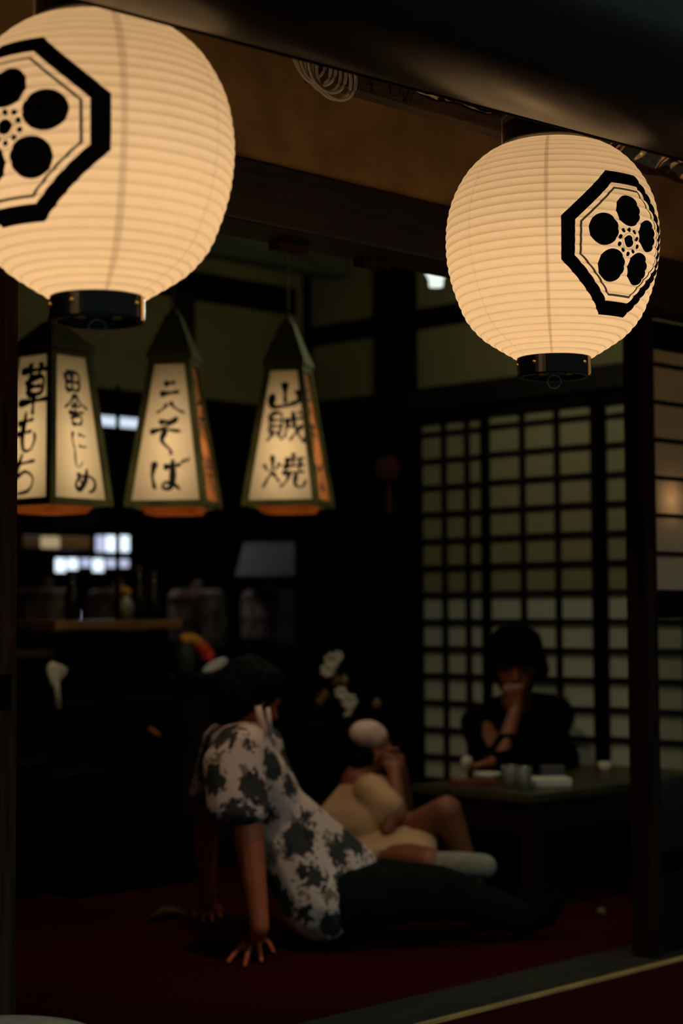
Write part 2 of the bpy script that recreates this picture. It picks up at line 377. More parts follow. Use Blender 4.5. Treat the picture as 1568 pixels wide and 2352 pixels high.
# --- left sliding door leaf seen edge on, with its recessed pull
pl = at(37, 1200, Y=2.83)
root = empty('door_1', (pl.x - 0.3, 2.85, 0.4), 0, None, None, None, 'structure')
bm = new(); box(bm, pl.x - .055, pl.x, 2.825, 2.86, 0.402, 2.20, 0.003); obj('stile', bm, M_post, root)
bm = new(); box(bm, pl.x - .62, pl.x - .05, 2.832, 2.853, 0.402, 2.20); obj('panel', bm, M_dark, root)
hp = at(14, 1588, Y=2.82)
bm = new()
for (x0, x1, z0, z1) in ((-.012, -.007, -.032, .032), (.007, .012, -.032, .032), (-.012, .012, .027, .032), (-.012, .012, -.032, -.027)):
    box(bm, hp.x + x0, hp.x + x1, 2.819, 2.826, hp.z + z0, hp.z + z1)
box(bm, hp.x - .009, hp.x+ .009, 2.8235, 2.8255, hp.z - .03, hp.z + .03)
obj('door_pull', bm, M_black, root, label='black recessed door pull')
# --- right post of the opening
bm = new(); box(bm, 4.062, 4.112, 2.85, 2.925, 0.402, 2.20, 0.006); struct('trim_%d' % k, bm, M_rpost); k += 1
# --- right front door: paper above, glass below
root = empty('door_6', (4.6, 2.89, 0.4), 0, None, None, None, 'structure')
bm = new(); x0, x1 = 4.105, 5.15
for a, b_ in ((0.402, .62), (1.345, 1.425), (2.12, 2.20)): box(bm, x0, x1, 2.875, 2.905, a, b_)
box(bm, x0, x0 + .012, 2.875, 2.905, .402, 2.20); box(bm, x1 - .04, x1, 2.875, 2.905, .402, 2.20)
obj('frame', bm, M_black, root)
bm = new()
for j in range(1, 7): box(bm, x0, x1, 2.879, 2.888, 1.42 + .109 * j - .006, 1.42 + .109 * j + .006)
obj('lattice', bm, M_dark, root)
bm = new(); box(bm, x0, x1 - .03, 2.889, 2.8905, 1.41, 2.13); obj('door_paper', bm, M_doorp, root)
bm = new(); box(bm, x0, x1 - .03, 2.889, 2.892, .6, 1.36); obj('glass_pane', bm, M_glass, root)
bm = new()
bm2 = None
for a in (0.33, 0.66): box(bm, x0 + (x1 - x0) * a - .006, x0 + (x1 - x0) * a + .006, 2.879, 2.888, .6, 1.36)
obj('glazing_bar', bm, M_black, root)

# ------------------------------------------------------------------ paper lanterns
CREST_T = []
def lantern_mat(name, cw, chh, seams):
    """paper with wire ribs, overlapped seams and the inked plum crest, all from surface coordinates"""
    m = bpy.data.materials.new(name); nt, N, L = nodes_of(m); N.remove(N['Principled BSDF'])
    def val(x): n = N.new('ShaderNodeValue'); n.outputs[0].default_value = x; return n.outputs[0]
    def mth(op, a, b=None, c=None):
        n = N.new('ShaderNodeMath'); n.operation = op
        for i, q in enumerate((a, b, c)):
            if q is None: continue
            if isinstance(q, (int, float)): n.inputs[i].default_value = q
            else: L.new(q, n.inputs[i])
        return n.outputs[0]
    def inside(d, soft=0.0006):      # 1 where d<0
        return mth('SMOOTHSTEP' if False else 'MULTIPLY_ADD', mth('MINIMUM', mth('MAXIMUM', mth('DIVIDE', d, -soft), 0.0), 1.0), 1.0, 0.0)
    uv = N.new('ShaderNodeUVMap'); uv.uv_map = 'surface'; sp = N.new('ShaderNodeSeparateXYZ'); L.new(uv.outputs[0], sp.inputs[0])
    ang = mth('MULTIPLY', mth('SUBTRACT', sp.outputs[0], 0.5), 2 * math.pi)      # -pi..pi, 0 = crest centre
    vv = sp.outputs[1]                                                           # rib count along the height
    tco = N.new('ShaderNodeTexCoord'); so = N.new('ShaderNodeSeparateXYZ'); L.new(tco.outputs['Object'], so.inputs[0])
    u = mth('DIVIDE', mth('MULTIPLY', ang, 0.205), cw); h = mth('ADD', so.outputs[2], chh)
    au = mth('ABSOLUTE', u); ah = mth('ABSOLUTE', h)
    def octo(s):                      # long-diagonal octagon of half height s
        a = mth('SUBTRACT', mth('MAXIMUM', au, ah), s)
        b_ = mth('MULTIPLY', mth('SUBTRACT', mth('ADD', au, ah), s * 1.30), 0.7071)
        return mth('MAXIMUM', a, b_)
    def ring(s, t): return mth('MULTIPLY', inside(octo(s)), mth('SUBTRACT', 1.0, inside(octo(s - t))))
    def disc(cx, cy, r):
        dx = mth('SUBTRACT', u, cx); dy = mth('SUBTRACT', h, cy)
        return inside(mth('SUBTRACT', mth('SQRT', mth('ADD', mth('MULTIPLY', dx, dx), mth('MULTIPLY', dy, dy))), r))
    ink = ring(0.136, 0.0250)
    ink = mth('MAXIMUM', ink, mth('MULTIPLY', ring(0.1025, 0.0042), 0.95))
    for i in range(5):
        a = R(90 + 72 * i); ink = mth('MAXIMUM', ink, disc(.0585 * math.cos(a), .0585 * math.sin(a), .0305))
    ink = mth('MAXIMUM', ink, disc(0, 0, .0115))
    for i in range(10):
        a = R(18 + 36 * i); rr = .0235 if i % 2 else .0215
        ink = mth('MAXIMUM', ink, disc(rr * math.cos(a), rr * math.sin(a), .0046))
    thin = mth('SUBTRACT', inside(mth('SUBTRACT', mth('SQRT', mth('ADD', mth('MULTIPLY', u, u), mth('MULTIPLY', h, h))), .0165)),
               inside(mth('SUBTRACT', mth('SQRT', mth('ADD', mth('MULTIPLY', u, u), mth('MULTIPLY', h, h))), .0150)))
    ink = mth('MAXIMUM', ink, mth('MULTIPLY', thin, 0.55))
    # ribs
    fr = mth('ABSOLUTE', mth('SUBTRACT', mth('FRACT', vv), 0.5))                 # 0.5 at groove
    rib = mth('MULTIPLY', mth('POWER', mth('MULTIPLY', fr, 2.0), 7.0), 0.52)
    # seams: paper overlapped at eight gores
    sm = None
    for (a0, wd, st) in seams:
        d = mth('ABSOLUTE', mth('SUBTRACT', ang, a0)); wdt = mth('ADD', wd, mth('MULTIPLY', mth('ABSOLUTE', h), wd * 3.0))
        q = mth('MULTIPLY', mth('MINIMUM', mth('MAXIMUM', mth('MULTIPLY', mth('SUBTRACT', mth('DIVIDE', wdt, 0.2), d), 55.0), 0.0), 1.0), st)
        sm = q if sm is None else mth('MAXIMUM', sm, q)
    nz = N.new('ShaderNodeTexNoise'); nz.inputs['Scale'].default_value = 45; nz.inputs['Detail'].default_value = 5; L.new(tco.outputs['Object'], nz.inputs['Vector'])
    nz2 = N.new('ShaderNodeTexNoise'); nz2.inputs['Scale'].default_value = 4; L.new(tco.outputs['Object'], nz2.inputs['Vector'])
    k_ = mth('MULTIPLY', mth('MULTIPLY', mth('SUBTRACT', 1.0, mth('MULTIPLY', rib, mth('ADD', 0.35, nz2.outputs['Fac']))), mth('SUBTRACT', 1.0, sm)), mth('ADD', 0.93, mth('MULTIPLY', nz.outputs['Fac'], 0.14)))
    cm = N.new('ShaderNodeMix'); cm.data_type = 'RGBA'; L.new(mth('SUBTRACT', 1.0, k_), cm.inputs[0])
    cm.inputs[6].default_value = (0.90, 0.80, 0.66, 1); cm.inputs[7].default_value = (0.10, 0.06, 0.03, 1)
    ci = N.new('ShaderNodeMix'); ci.data_type = 'RGBA'; L.new(ink, ci.inputs[0]); L.new(cm.outputs[2], ci.inputs[6]); ci.inputs[7].default_value = (0.0008, 0.0006, 0.0005, 1)
    cd2 = N.new('ShaderNodeMix'); cd2.data_type = 'RGBA'; L.new(ink, cd2.inputs[0]); cd2.inputs[6].default_value = (0.62, 0.58, 0.50, 1); cd2.inputs[7].default_value = (0.012, 0.012, 0.012, 1)
    t = N.new('ShaderNodeBsdfTranslucent'); d = N.new('ShaderNodeBsdfDiffuse'); x = N.new('ShaderNodeBsdfTransparent')
    L.new(ci.outputs[2], t.inputs[0]); L.new(cd2.outputs[2], d.inputs[0]); x.inputs[0].default_value = (1.0, 0.86, 0.68, 1)
    a = N.new('ShaderNodeMixShader'); a.inputs[0].default_value = 0.30; L.new(t.outputs[0], a.inputs[1]); L.new(d.outputs[0], a.inputs[2])
    cl = mth('MULTIPLY', mth('SUBTRACT', 1.0, ink), 0.10)
    b_ = N.new('ShaderNodeMixShader'); L.new(cl, b_.inputs[0]); L.new(a.outputs[0], b_.inputs[1]); L.new(x.outputs[0], b_.inputs[2])
    L.new(b_.outputs[0], N['Material Output'].inputs[0]); return m

PROF = [(-.2290, .345), (-.205, .53), (-.183, .68), (-.151, .81), (-.119, .882), (-.072, .955), (-.024, .995), (.024, 1.0), (.068, .970), (.103, .912), (.1415, .805), (.167, .690), (.186, .560), (.197, .425)]
def prof_r(z):
    P = PROF; z = max(P[0][0], min(P[-1][0], z))
    for i in range(len(P) - 1):
        if P[i][0] <= z <= P[i + 1][0]:
            def tg(j):
                if j == 0 or j == len(P) - 1:
                    jj = 0 if j == 0 else j - 1
                    return (P[jj + 1][1] - P[jj][1]) / (P[jj + 1][0] - P[jj][0])
                return (P[j + 1][1] - P[j - 1][1]) / (P[j + 1][0] - P[j - 1][0])
            z0, r0 = P[i]; z1, r1 = P[i + 1]; hh = z1 - z0; t = (z - z0) / hh
            return (2 * t**3 - 3 * t**2 + 1) * r0 + (t**3 - 2 * t**2 + t) * hh * tg(i) + (-2 * t**3 + 3 * t**2) * r1 + (t**3 - t**2) * hh * tg(i + 1)
    return P[-1][1]
NR = 31
# arc-length table so ribs are evenly spaced along the paper
_zs = [PROF[0][0] + (PROF[-1][0] - PROF[0][0]) * i / 400 for i in range(401)]
_al = [0.0]
for i in range(400): _al.append(_al[-1] + math.hypot(_zs[i + 1] - _zs[i], .2105 * (prof_r(_zs[i + 1]) - prof_r(_zs[i]))))
def z_at(t):
    s = t * _al[-1]
    for i in range(400):
        if _al[i + 1] >= s: return _zs[i] + (_zs[i + 1] - _zs[i]) * (s - _al[i]) / max(1e-9, _al[i + 1] - _al[i])
    return _zs[-1]
def paper_lantern(c, crest_ang, cw, chh, seams, label, name='paper_lantern'):
    root = empty(name, (c.x, c.y, c.z), crest_ang, label, 'lantern', None)
    root['group'] = 'lit paper lanterns under the eave'
    RM = 0.2105; NT = 192; per = 8; nv = NR * per
    bm = new(); uvl = bm.loops.layers.uv.new('surface'); rings = []
    for j in range(nv + 1):
        t = j / nv; z = z_at(t); dz = 1e-4
        r = RM * prof_r(z)
        slope = RM * (prof_r(z + .002) - prof_r(z - .002)) / .004
        nl = math.hypot(1, slope); nx, nz_ = 1 / nl, -slope / nl
        f = (t * NR) % 1.0; bulge = (abs(math.sin(math.pi * f)) ** 0.7 - 0.55) * 0.0030
        row = []
        for i in range(NT + 1):
            a = 2 * math.pi * (i / NT - 0.5)
            wob = 0.0011 * noise.noise(V((math.cos(a) * 2.2, math.sin(a) * 2.2, z * 16 + c.x * 9)))
            rr = r + (bulge + wob) * nx
            row.append((V((rr * math.cos(a), rr * math.sin(a), z + bulge * nz_)), i / NT, t * NR))
        vrow = [bm.verts.new(row[i][0]) for i in range(NT)]
        rings.append((vrow, row))
    for j in range(nv):
        A, ra = rings[j]; B, rb = rings[j + 1]
        for i in range(NT):
            f = bm.faces.new((A[i], A[(i + 1) % NT], B[(i + 1) % NT], B[i])); f.smooth = True
            for lp, (q, ii) in zip(f.loops, ((ra, i), (ra, i + 1), (rb, i + 1), (rb, i))):
                lp[uvl].uv = (q[ii][1], q[ii][2])
    obj('paper_body', bm, lantern_mat('lantern_paper_%.2f' % c.x, cw, chh, seams), root, True, local=True)
    # lacquered lower ring with floor board
    rb = RM * PROF[0][1]
    bm = new(); zb = PROF[0][0]
    lathe(bm, [(rb - .004, zb + .004), (rb - .0005, zb + .003), (rb + .0005, zb), (rb + .0005, zb - .034), (rb - .002, zb - .037), (rb - .012, zb - .037), (rb - .013, zb - .030), (0.004, zb - .030)], n=64)
    lr = obj('lower_ring', bm, M_lacq, root, False, local=True, label='black lacquered ring')
    vw = math.atan2(-c.y, -c.x) - crest_ang
    for da in (-.45, .5):
        bm = new(); a = vw + da
        lathe(bm, [(.0001, .0), (.0075, .0), (.0085, -.003), (.004, -.0045), (.0001, -.005)], ((rb * .80) * math.cos(a), (rb * .80) * math.sin(a), zb - .036), 16)
        obj('stud', bm, M_brass, lr, True, local=True, label='brass stud')
    for da in (-1.35, -.55, 0.95):
        a = vw + da
        M = Matrix.Translation(V((rb * math.cos(a), rb * math.sin(a), zb - .014))) @ Matrix.Rotation(a, 4, 'Z') @ Matrix.Rotation(R(90), 4, 'Y')
        bm = new(); lathe(bm, [(.0001, -.002), (.0042, -.002), (.0042, .001), (.0025, .003), (.0001, .0034)], (0, 0, 0), 12)
        bm.transform(M); obj('stud', bm, M_brass, lr, True, local=True, label='brass stud')
    bm = new()
    a = vw + 1.15
    p = V((rb * math.cos(a), rb * math.sin(a), 0)); tn = V((-math.sin(a), math.cos(a), 0)); q = p * 1.01
    vs = [bm.verts.new(q * kq + tn * s * .004 + V((0, 0, zz))) for kq in (1.0, 1.025) for s in (-1, 1) for zz in (zb, zb - .038)]
    bmesh.ops.convex_hull(bm, input=vs)
    obj('metal_clip', bm, M_brass, lr, local=True, label='gold metal clip')
    bm = new(); rc = V((0, 0, zb - .030 - .0155))
    er = V((math.cos(vw + math.pi / 2), math.sin(vw + math.pi / 2), 0))
    tube(bm, [rc + (er * math.cos(t) + UP * math.sin(t)) * .0132 for t in [2 * math.pi * i / 28 for i in range(28)]], .0016, 8, True)
    obj('pull_ring', bm, M_steel, root, True, local=True, label='small steel pull ring')
    # upper ring, handle
    rt = RM * PROF[-1][1]; zt = PROF[-1][0]
    bm = new(); lathe(bm, [(rt - .004, zt - .004), (rt + .002, zt), (rt + .002, zt + .004), (rt - .002, zt + .007), (rt - .007, zt + .004)], n=64, cap=False)
    obj('top_rim', bm, M_signp, root, True, local=True, label='folded paper rim')
    bm = new(); lathe(bm, [(rt - .010, zt - .004), (rt - .010, zt + .004), (rt + .006, zt + .006), (rt + .006, zt + .044), (rt + .003, zt + .046), (rt - .012, zt + .046), (rt - .013, zt + .04)], n=64, cap=False)
    obj('upper_ring', bm, M_lacq, root, local=True, label='black lacquered ring')
    bm = new()
    for s in (-1, 1):
        tube(bm, [er * s * (rt + .008) + V((0, 0, zt + .002)), er * s * (rt + .008) + V((0, 0, zt + .06)), er * s * .03 + V((0, 0, zt + .125)), V((0, 0, zt + .135))], .0017, 8)
    # beaded look of the twisted wire
    for s in (-1,):
        for i in range(9):
            q = bmesh.ops.create_icosphere(bm, subdivisions=1, radius=.0027)['verts']
            pp = -er * .052 - V((math.cos(vw), math.sin(vw), 0)) * -.072
            bmesh.ops.translate(bm, vec=pp + V((0, 0, zt + .006 + i * .0055)), verts=q)
    obj('hanging_wire', bm, M_steel, root, True, local=True)
    bm = new(); box(bm, -.006, .006, -.006, .006, zt + .130, 0.69)
    obj('hanging_hook', bm, M_lacq, root, True, local=True)
    li = bpy.data.lights.new('lantern_bulb', 'POINT'); li.energy = P_LANTERN; li.color = WARM; li.shadow_soft_size = 0.04
    lo = bpy.data.objects.new('lantern_bulb', li); COL.objects.link(lo); lo.parent = root; lo.location = (0, 0, -.045)
    return root
cR = at(1268, 562, Y=2.13); cL = at(224, 350, Y=2.15)
def seamset(*a): return [(R(x), wd, st) for x, wd, st in a]
# angles from crest centre
paper_lantern(cR, R(-141.9 + 43.5), 1.03, .030, seamset((-46.5, .0042, .34), (-92, .0024, .26), (-136, .0015, .2), (136, .0015, .2)), 'round white paper lantern on the right, hanging before the dark door post, black flower crest')
paper_lantern(cL, R(-127.1 - 39), 1.17, .010, seamset((49.5, .0062, .30), (97, .0030, .26), (-100, .0015, .2), (145, .0015, .2)), 'large near round white paper lantern cut by the left edge')
paper_lantern(V((cR.x + 1.10, 2.13, cR.z)), R(-99), 1.1, .03, seamset((-46, .0022, .3), (90, .0015, .2)), 'round paper lantern further along the eave past the right edge')
paper_lantern(V((cL.x - 1.05, 2.15, cL.z)), R(-99), 1.1, .03, seamset((-46, .0022, .3), (90, .0015, .2)), 'round paper lantern nearer along the eave past the left edge')
# eave things: hanging beam, batten with coil, clear film
bm = new(); box(bm, -1.8, 7.5, 2.10, 2.17, cR.z + .60, cR.z + .70); struct('trim_%d' % k, bm, M_black); k += 1
p0 = at(745, 195, Y=2.30); p1 = at(1172, 303, Y=2.30); zb = (p0.z + p1.z) / 2
bt = empty('wooden_batten', (2.5, 2.3, zb), 0, 'rough brown wooden batten with scribbled marks behind the gutter', 'batten')
bm = new(); box(bm, p0.x - .02, 2.86, 2.30, 2.335, zb, zb + .062, .002); obj('board', bm, M_batten, bt)
for x in (2.24, 2.80):
    bm = new(); box(bm, x, x + .03, 2.302, 2.33, zb + .06, 2.96); obj('hanger', bm, M_black, bt)
def ribbon(bm, pts, wid, plane, n=7, z=0.0):
    """brush stroke: pts in 2-D -> plane(x,y,lift); wid at full pressure"""
    P = [V((p[0], p[1], 0)) for p in pts]; Q = []
    if len(P) == 2: P = [P[0], P[0].lerp(P[1], .33), P[0].lerp(P[1], .67), P[1]]
    for i in range(len(P) - 1):
        a = P[max(i - 1, 0)]; b = P[i]; c = P[i + 1]; d = P[min(i + 2, len(P) - 1)]
        for j in range(n):
            t = j / n
            Q.append(0.5 * ((2 * b) + (c - a) * t + (2 * a - 5 * b + 4 * c - d) * t * t + (-a + 3 * b - 3 * c + d) * t**3))
    Q.append(P[-1]); m = len(Q); Lr = []; Rr = []
    for i, q in enumerate(Q):
        d = (Q[min(i + 1, m - 1)] - Q[max(i - 1, 0)]).normalized(); s = V((-d.y, d.x, 0)); t = i / (m - 1)
        w_ = wid * .5 * (0.72 + .40 * math.cos(t * 5.2) * (1 - t * .3)) * min(1, .35 + 5 * t, .30 + 4.5 * (1 - t))
        Lr.append(bm.verts.new(plane(q.x + s.x * w_, q.y + s.y * w_, z))); Rr.append(bm.verts.new(plane(q.x - s.x * w_, q.y - s.y * w_, z)))
    for i in range(m - 1): bm.faces.new((Lr[i], Lr[i + 1], Rr[i + 1], Rr[i]))
bm = new(); xm = at(905, 225, Y=2.30)
def bplane(x, y, l): return V((xm.x + x * .05, 2.2995, xm.z + y * .05))
bm.free()
for grp in (([(-1.55, .25), (-1.15, .28)], [(-1.3, .75), (-1.3, -.1)], [(-1.3, .3), (-1.2, .0)]), ([(.1, .9), (-.25, .55), (-.15, .1), (.25, .15), (.35, .55), (.1, .9)],),
            ([(.55, .5), (.55, -.05), (.85, .45), (.9, 0.0), (1.15, .5), (1.2, .75)],)):
    bm = new()
    for st in grp: ribbon(bm, st, .10, bplane)
    obj('scribble', bm, M_ink, bt, label='black handwritten mark')
cc = at(741, 152, Y=2.272)
bm = new()
for i in range(7):
    rr = .043 - .0012 * i; off = -RT * .0055 * (i - 3) * 1.0 + UP * (.0065 * (i - 3) - (.006 if i % 2 else 0)) + V((0, .004 * (i - 3), 0))
    e1 = (RT + V((0, .15 * (i % 3 - 1), 0))).normalized(); e2 = (UP + FW * .25 - RT * .18).normalized()
    tube(bm, [cc + off + (e1 * math.cos(t) * .82 + e2 * math.sin(t) * 1.25) * rr for t in [2 * math.pi * j / 40 for j in range(40)]], .0031, 8, True)
tag(obj('cable_coil', bm, M_cable, None, True), 'coil of pale cable tied at the end of the batten under the gutter', 'cable')
def film(name, xa, xb, y, zc, hh, label, seed):
    bm = new(); nu, nvv = 120, 14; g = []
    for i in range(nu + 1):
        row = []
        for j in range(nvv + 1):
            t = i / nu; s = j / nvv; X = xa + (xb - xa) * t
            n1 = noise.noise(V((X * 9 + seed, s * 1.5, 0))); n2 = noise.noise(V((X * 26 + seed, s * 4, 3)))
            a = math.pi * (.15 + 1.5 * s)
            row.append(bm.verts.new((X, y - .022 * math.sin(a) + .010 * n2, zc + hh * (1 - s) + .014 * n1 * (.4 + s) + .005 * n2)))
        g.append(row)
    for i in range(nu):
        for j in range(nvv): bm.faces.new((g[i][j], g[i + 1][j], g[i + 1][j + 1], g[i][j + 1]))
    return tag(obj(name, bm, M_film, None, True), label, 'plastic film')
pf = at(1400, 352, Y=2.16); pg = at(1568, 408, Y=2.16)
film('plastic_film', pf.x - .02, pg.x + .12, 2.15, (pf.z + pg.z) / 2 - .014, .095, 'crinkled clear plastic film bunched under the gutter right of the crested lantern', 2.0)
pf = at(985, 232, Y=2.26); pg = at(1165, 290, Y=2.26)
film('plastic_film', pf.x, pg.x + .02, 2.27, (pf.z + pg.z) / 2 + .02, .04, 'strip of clear plastic film lying along the batten left of the crested lantern', 7.0)
# small warm bulb added behind the right door paper to make its bright spot
pb = at(1517, 1150, Y=2.925)
bl = empty('added_door_bulb', pb, 0, 'small glowing bulb added behind the right front door paper for its bright spot', 'lamp')
bm = new(); lathe(bm, [(.001, -.02), (.012, -.016), (.018, -.004), (.018, .006), (.011, .018), (.006, .022), (.001, .022)], pb, 20); obj('bulb', bm, M_bulb, bl, True)
bm = new(); lathe(bm, [(.008, .022), (.009, .04), (.002, .045)], pb, 14); tube(bm, [pb + V((0, 0, .04)), pb + V((0, .03, .09)), V((pb.x, 2.98, 2.20))], .003, 6); obj('socket', bm, M_black, bl, True)
li = bpy.data.lights.new('added_door_light', 'POINT'); li.energy = P_BULB; li.color = (1, .75, .5); li.shadow_soft_size = .015
lo = bpy.data.objects.new('added_door_light', li); COL.objects.link(lo); lo.parent = bl; lo.location = (0, -.015, -.0)

# ------------------------------------------------------------------ hanging sign lanterns
CH = {
 '二': [[(.25, .78), (.75, .86)], [(.08, .22), (.92, .34)]],
 '八': [[(.40, .80), (.28, .45), (.05, .15)], [(.50, .95), (.66, .5), (1.0, .10)]],
 'そ': [[(.28, .86), (.60, .88), (.88, .98)], [(.86, .96), (.50, .74), (.02, .58)], [(.02, .58), (.40, .66), (.98, .60)], [(.52, .64), (.40, .36), (.68, .08), (.66, -.04)]],
 'ば': [[(.14, .98), (.06, .5), (.16, .04)], [(.40, .78), (.95, .86)], [(.68, 1.05), (.70, .4), (.62, .08), (.40, .10), (.46, .26), (.72, .22), (.95, .02)], [(.98, 1.0), (1.05, .92)], [(1.12, 1.05), (1.18, .97)]],
 '山': [[(.47, 1.0), (.50, .2)], [(.08, .58), (.08, .10), (.55, .12), (.95, .26)], [(.93, .70), (.95, .18)]],
 '賊': [[(.08, .92), (.05, .35)], [(.08, .92), (.38, .92), (.38, .35)], [(.1, .73), (.36, .73)], [(.1, .54), (.36, .54)], [(.06, .36), (.38, .36)], [(.16, .32), (.0, .08)], [(.3, .32), (.42, .10)],
       [(.45, .70), (1.0, .78)], [(.5, .5), (.72, .52)], [(.58, .72), (.48, .15)], [(.70, 1.0), (.78, .5), (1.02, .02), (1.05, .2)], [(.98, .55), (.62, .08)], [(.86, .98), (.94, .88)]],
 '焼': [[(.02, .72), (.12, .52)], [(.42, .75), (.30, .55)], [(.22, 1.0), (.22, .55), (.0, .02)], [(.24, .48), (.42, .18)], [(.52, .84), (1.0, .88)], [(.74, 1.05), (.74, .70)], [(.48, .64), (1.02, .68)],
       [(.6, .80), (.56, .54)], [(.90, .82), (.88, .54)], [(.46, .46), (1.02, .48)], [(.65, .46), (.58, .2), (.42, .04)], [(.82, .46), (.80, .10), (.98, .04), (1.06, .24)]],
 '草': [[(.02, .86), (.98, .88)], [(.33, 1.02), (.36, .74)], [(.68, 1.02), (.62, .74)], [(.26, .68), (.28, .36)], [(.26, .68), (.76, .70), (.74, .36)], [(.28, .53), (.72, .53)], [(.28, .37), (.74, .37)], [(.0, .20), (1.02, .26)], [(.5, .38), (.5, -.06)]],
 'も': [[(.50, 1.05), (.40, .4), (.50, .02), (.80, .02), (.95, .30), (.88, .48)], [(.15, .72), (.85, .84)], [(.12, .44), (.80, .52)]],
 'ち': [[(.08, .72), (.95, .82)], [(.48, 1.02), (.26, .42), (.62, .55), (.92, .36), (.80, .06), (.34, -.02)]],
 '田': [[(.12, .95), (.12, .05)], [(.12, .95), (.88, .95), (.88, .05)], [(.12, .5), (.88, .5)], [(.5, .95), (.5, .06)], [(.12, .07), (.88, .07)]],
 '舎': [[(.5, 1.05), (.30, .78), (.0, .55)], [(.5, 1.05), (.7, .78), (1.05, .55)], [(.28, .62), (.74, .64)], [(.5, .80), (.5, .40)], [(.15, .40), (.88, .44)], [(.30, .28), (.32, .0)], [(.30, .28), (.72, .30), (.70, .0)], [(.32, .02), (.70, .03)]],
 'に': [[(.12, 1.0), (.06, .5), (.18, .02)], [(.48, .86), (.92, .74)], [(.48, .24), (.66, .16), (.98, .18)]],
 'し': [[(.28, 1.05), (.26, .30), (.42, .0), (.75, .10), (.95, .36)]],
 'め': [[(.20, .86), (.26, .5), (.42, .18)], [(.62, 1.05), (.52, .55), (.22, .10), (.04, .28), (.20, .60), (.60, .74), (.95, .52), (.90, .14), (.62, -.02)]],
}
def sign(c, rot, texts, hw, tw, h, label, side_orange=False, cap_h=.16):
    """hanging tapered paper sign; c = centre of the bottom edge square"""
    root = empty('paper_sign', c, rot, label, 'sign lantern'); root['group'] = 'hanging paper signs with black brush writing'
    fr = .0105
    corners = [(-1, -1), (1, -1), (1, 1), (-1, 1)]
    for i, (sx, sy) in enumerate(corners):
        bm = new(); q = []
        for z, wv in ((0, hw), (h, tw)):
            for dx in (-fr, fr):
                for dy in (-fr, fr): q.append(bm.verts.new((sx * wv + dx, sy * wv + dy, z)))
        bmesh.ops.convex_hull(bm, input=q); obj('corner_post', bm, M_frame, root, local=True)
    for z, wv, t in ((-.004, hw, .010), (h, tw, .010)):
        bm = new()
        box(bm, -wv - fr, wv + fr, -wv - fr, -wv + fr, z - t, z + t); box(bm, -wv - fr, wv + fr, wv - fr, wv + fr, z - t, z + t)
        box(bm, -wv - fr, -wv + fr, -wv, wv, z - t, z + t); box(bm, wv - fr, wv + fr, -wv, wv, z - t, z + t)
        obj('lower_rail' if z < .1 else 'upper_rail', bm, M_frame, root, local=True)
    for i in range(4):
        a = R(90) * i; Rm = Matrix.Rotation(a, 3, 'Z')
        def pl(x, y, l): # y metres up, x metres sideways on the face
            t = y / h; wv = hw + (tw - hw) * t
            return Rm @ V((x, -wv - l, y))
        bm = new(); g = []
        for j in range(9):
            y = h * j / 8; wv = hw + (tw - hw) * j / 8
            g.append([bm.verts.new(pl(-wv + 2 * wv * k2 / 4, y, -.001)) for k2 in range(5)])
        for j in range(8):
            for k2 in range(4): bm.faces.new((g[j][k2], g[j][k2 + 1], g[j + 1][k2 + 1], g[j + 1][k2]))
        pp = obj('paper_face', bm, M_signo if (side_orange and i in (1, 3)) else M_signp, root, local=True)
        tx = texts[i % len(texts)]
        if not tx: continue
        bm = new()
        for (ch, cx, cy, sw, sh, wd) in tx:
            for st in CH[ch]:
                ribbon(bm, [((cx - sw / 2 + p[0] * sw) * hw, (cy - sh / 2 + p[1] * sh) * h) for p in st], wd * hw, pl, 7, .0012)
        obj('lettering', bm, M_ink, pp, local=True, label='black brush lettering')
    # roof cap
    bm = new(); q = [bm.verts.new((sx * (tw + .016), sy * (tw + .016), h + .008)) for sx, sy in corners] + [bm.verts.new((sx * .020, sy * .020, h + cap_h)) for sx, sy in corners]
    q += [bm.verts.new((sx * (tw + .016), sy * (tw + .016), h + .022)) for sx, sy in corners]
    bmesh.ops.convex_hull(bm, input=q); lathe(bm, [(.014, h + cap_h), (.016, h + cap_h + .012), (.006, h + cap_h + .022)], (0, 0, 0), 14)
    obj('roof_cap', bm, M_frame, root, local=True)
    bm = new(); q = [bm.verts.new((sx * (hw - .03), sy * (hw - .03), -.012)) for sx, sy in corners] + [bm.verts.new((sx * (hw - .045), sy * (hw - .045), -.034)) for sx, sy in corners]
    f = [(0, 1, 5, 4), (1, 2, 6, 5), (2, 3, 7, 6), (3, 0, 4, 7), (4, 5, 6, 7)]
    for a_ in f: bm.faces.new([q[z_] for z_ in a_])
    obj('base_tray', bm, M_tray, root, local=True, label='rust-orange tray under the sign')
    bm = new(); tube(bm, [(0, 0, h + cap_h + .015), (0, 0, 2.99 - c.z)], .0035, 6); obj('cord', bm, M_frame, root, local=True)
    for hz, pw_ in ((.16, .42), (.42, .36), (.66, .10)):
        li = bpy.data.lights.new('sign_bulb', 'POINT'); li.energy = P_SIGN * pw_; li.color = SIGNC; li.shadow_soft_size = .03
        lo = bpy.data.objects.new('sign_bulb', li); COL.objects.link(lo); lo.parent = root; lo.location = (0, 0, h * hz)
T2 = [('二', .02, .80, .62, .13, .19), ('八', .04, .665, .80, .10, .13), ('そ', -.06, .47, .86, .26, .17), ('ば', .0, .185, .84, .21, .19)]
T3 = [('山', .06, .79, .86, .20, .24), ('賊', .08, .55, 1.02, .24, .15), ('焼', .06, .22, 1.16, .25, .15)]
T1r = [('田', .0, .80, .58, .13, .16), ('舎', .06, .61, .76, .20, .14), ('に', .10, .405, .52, .12, .11), ('し', .02, .285, .36, .12, .07), ('め', .22, .135, .72, .15, .17)]
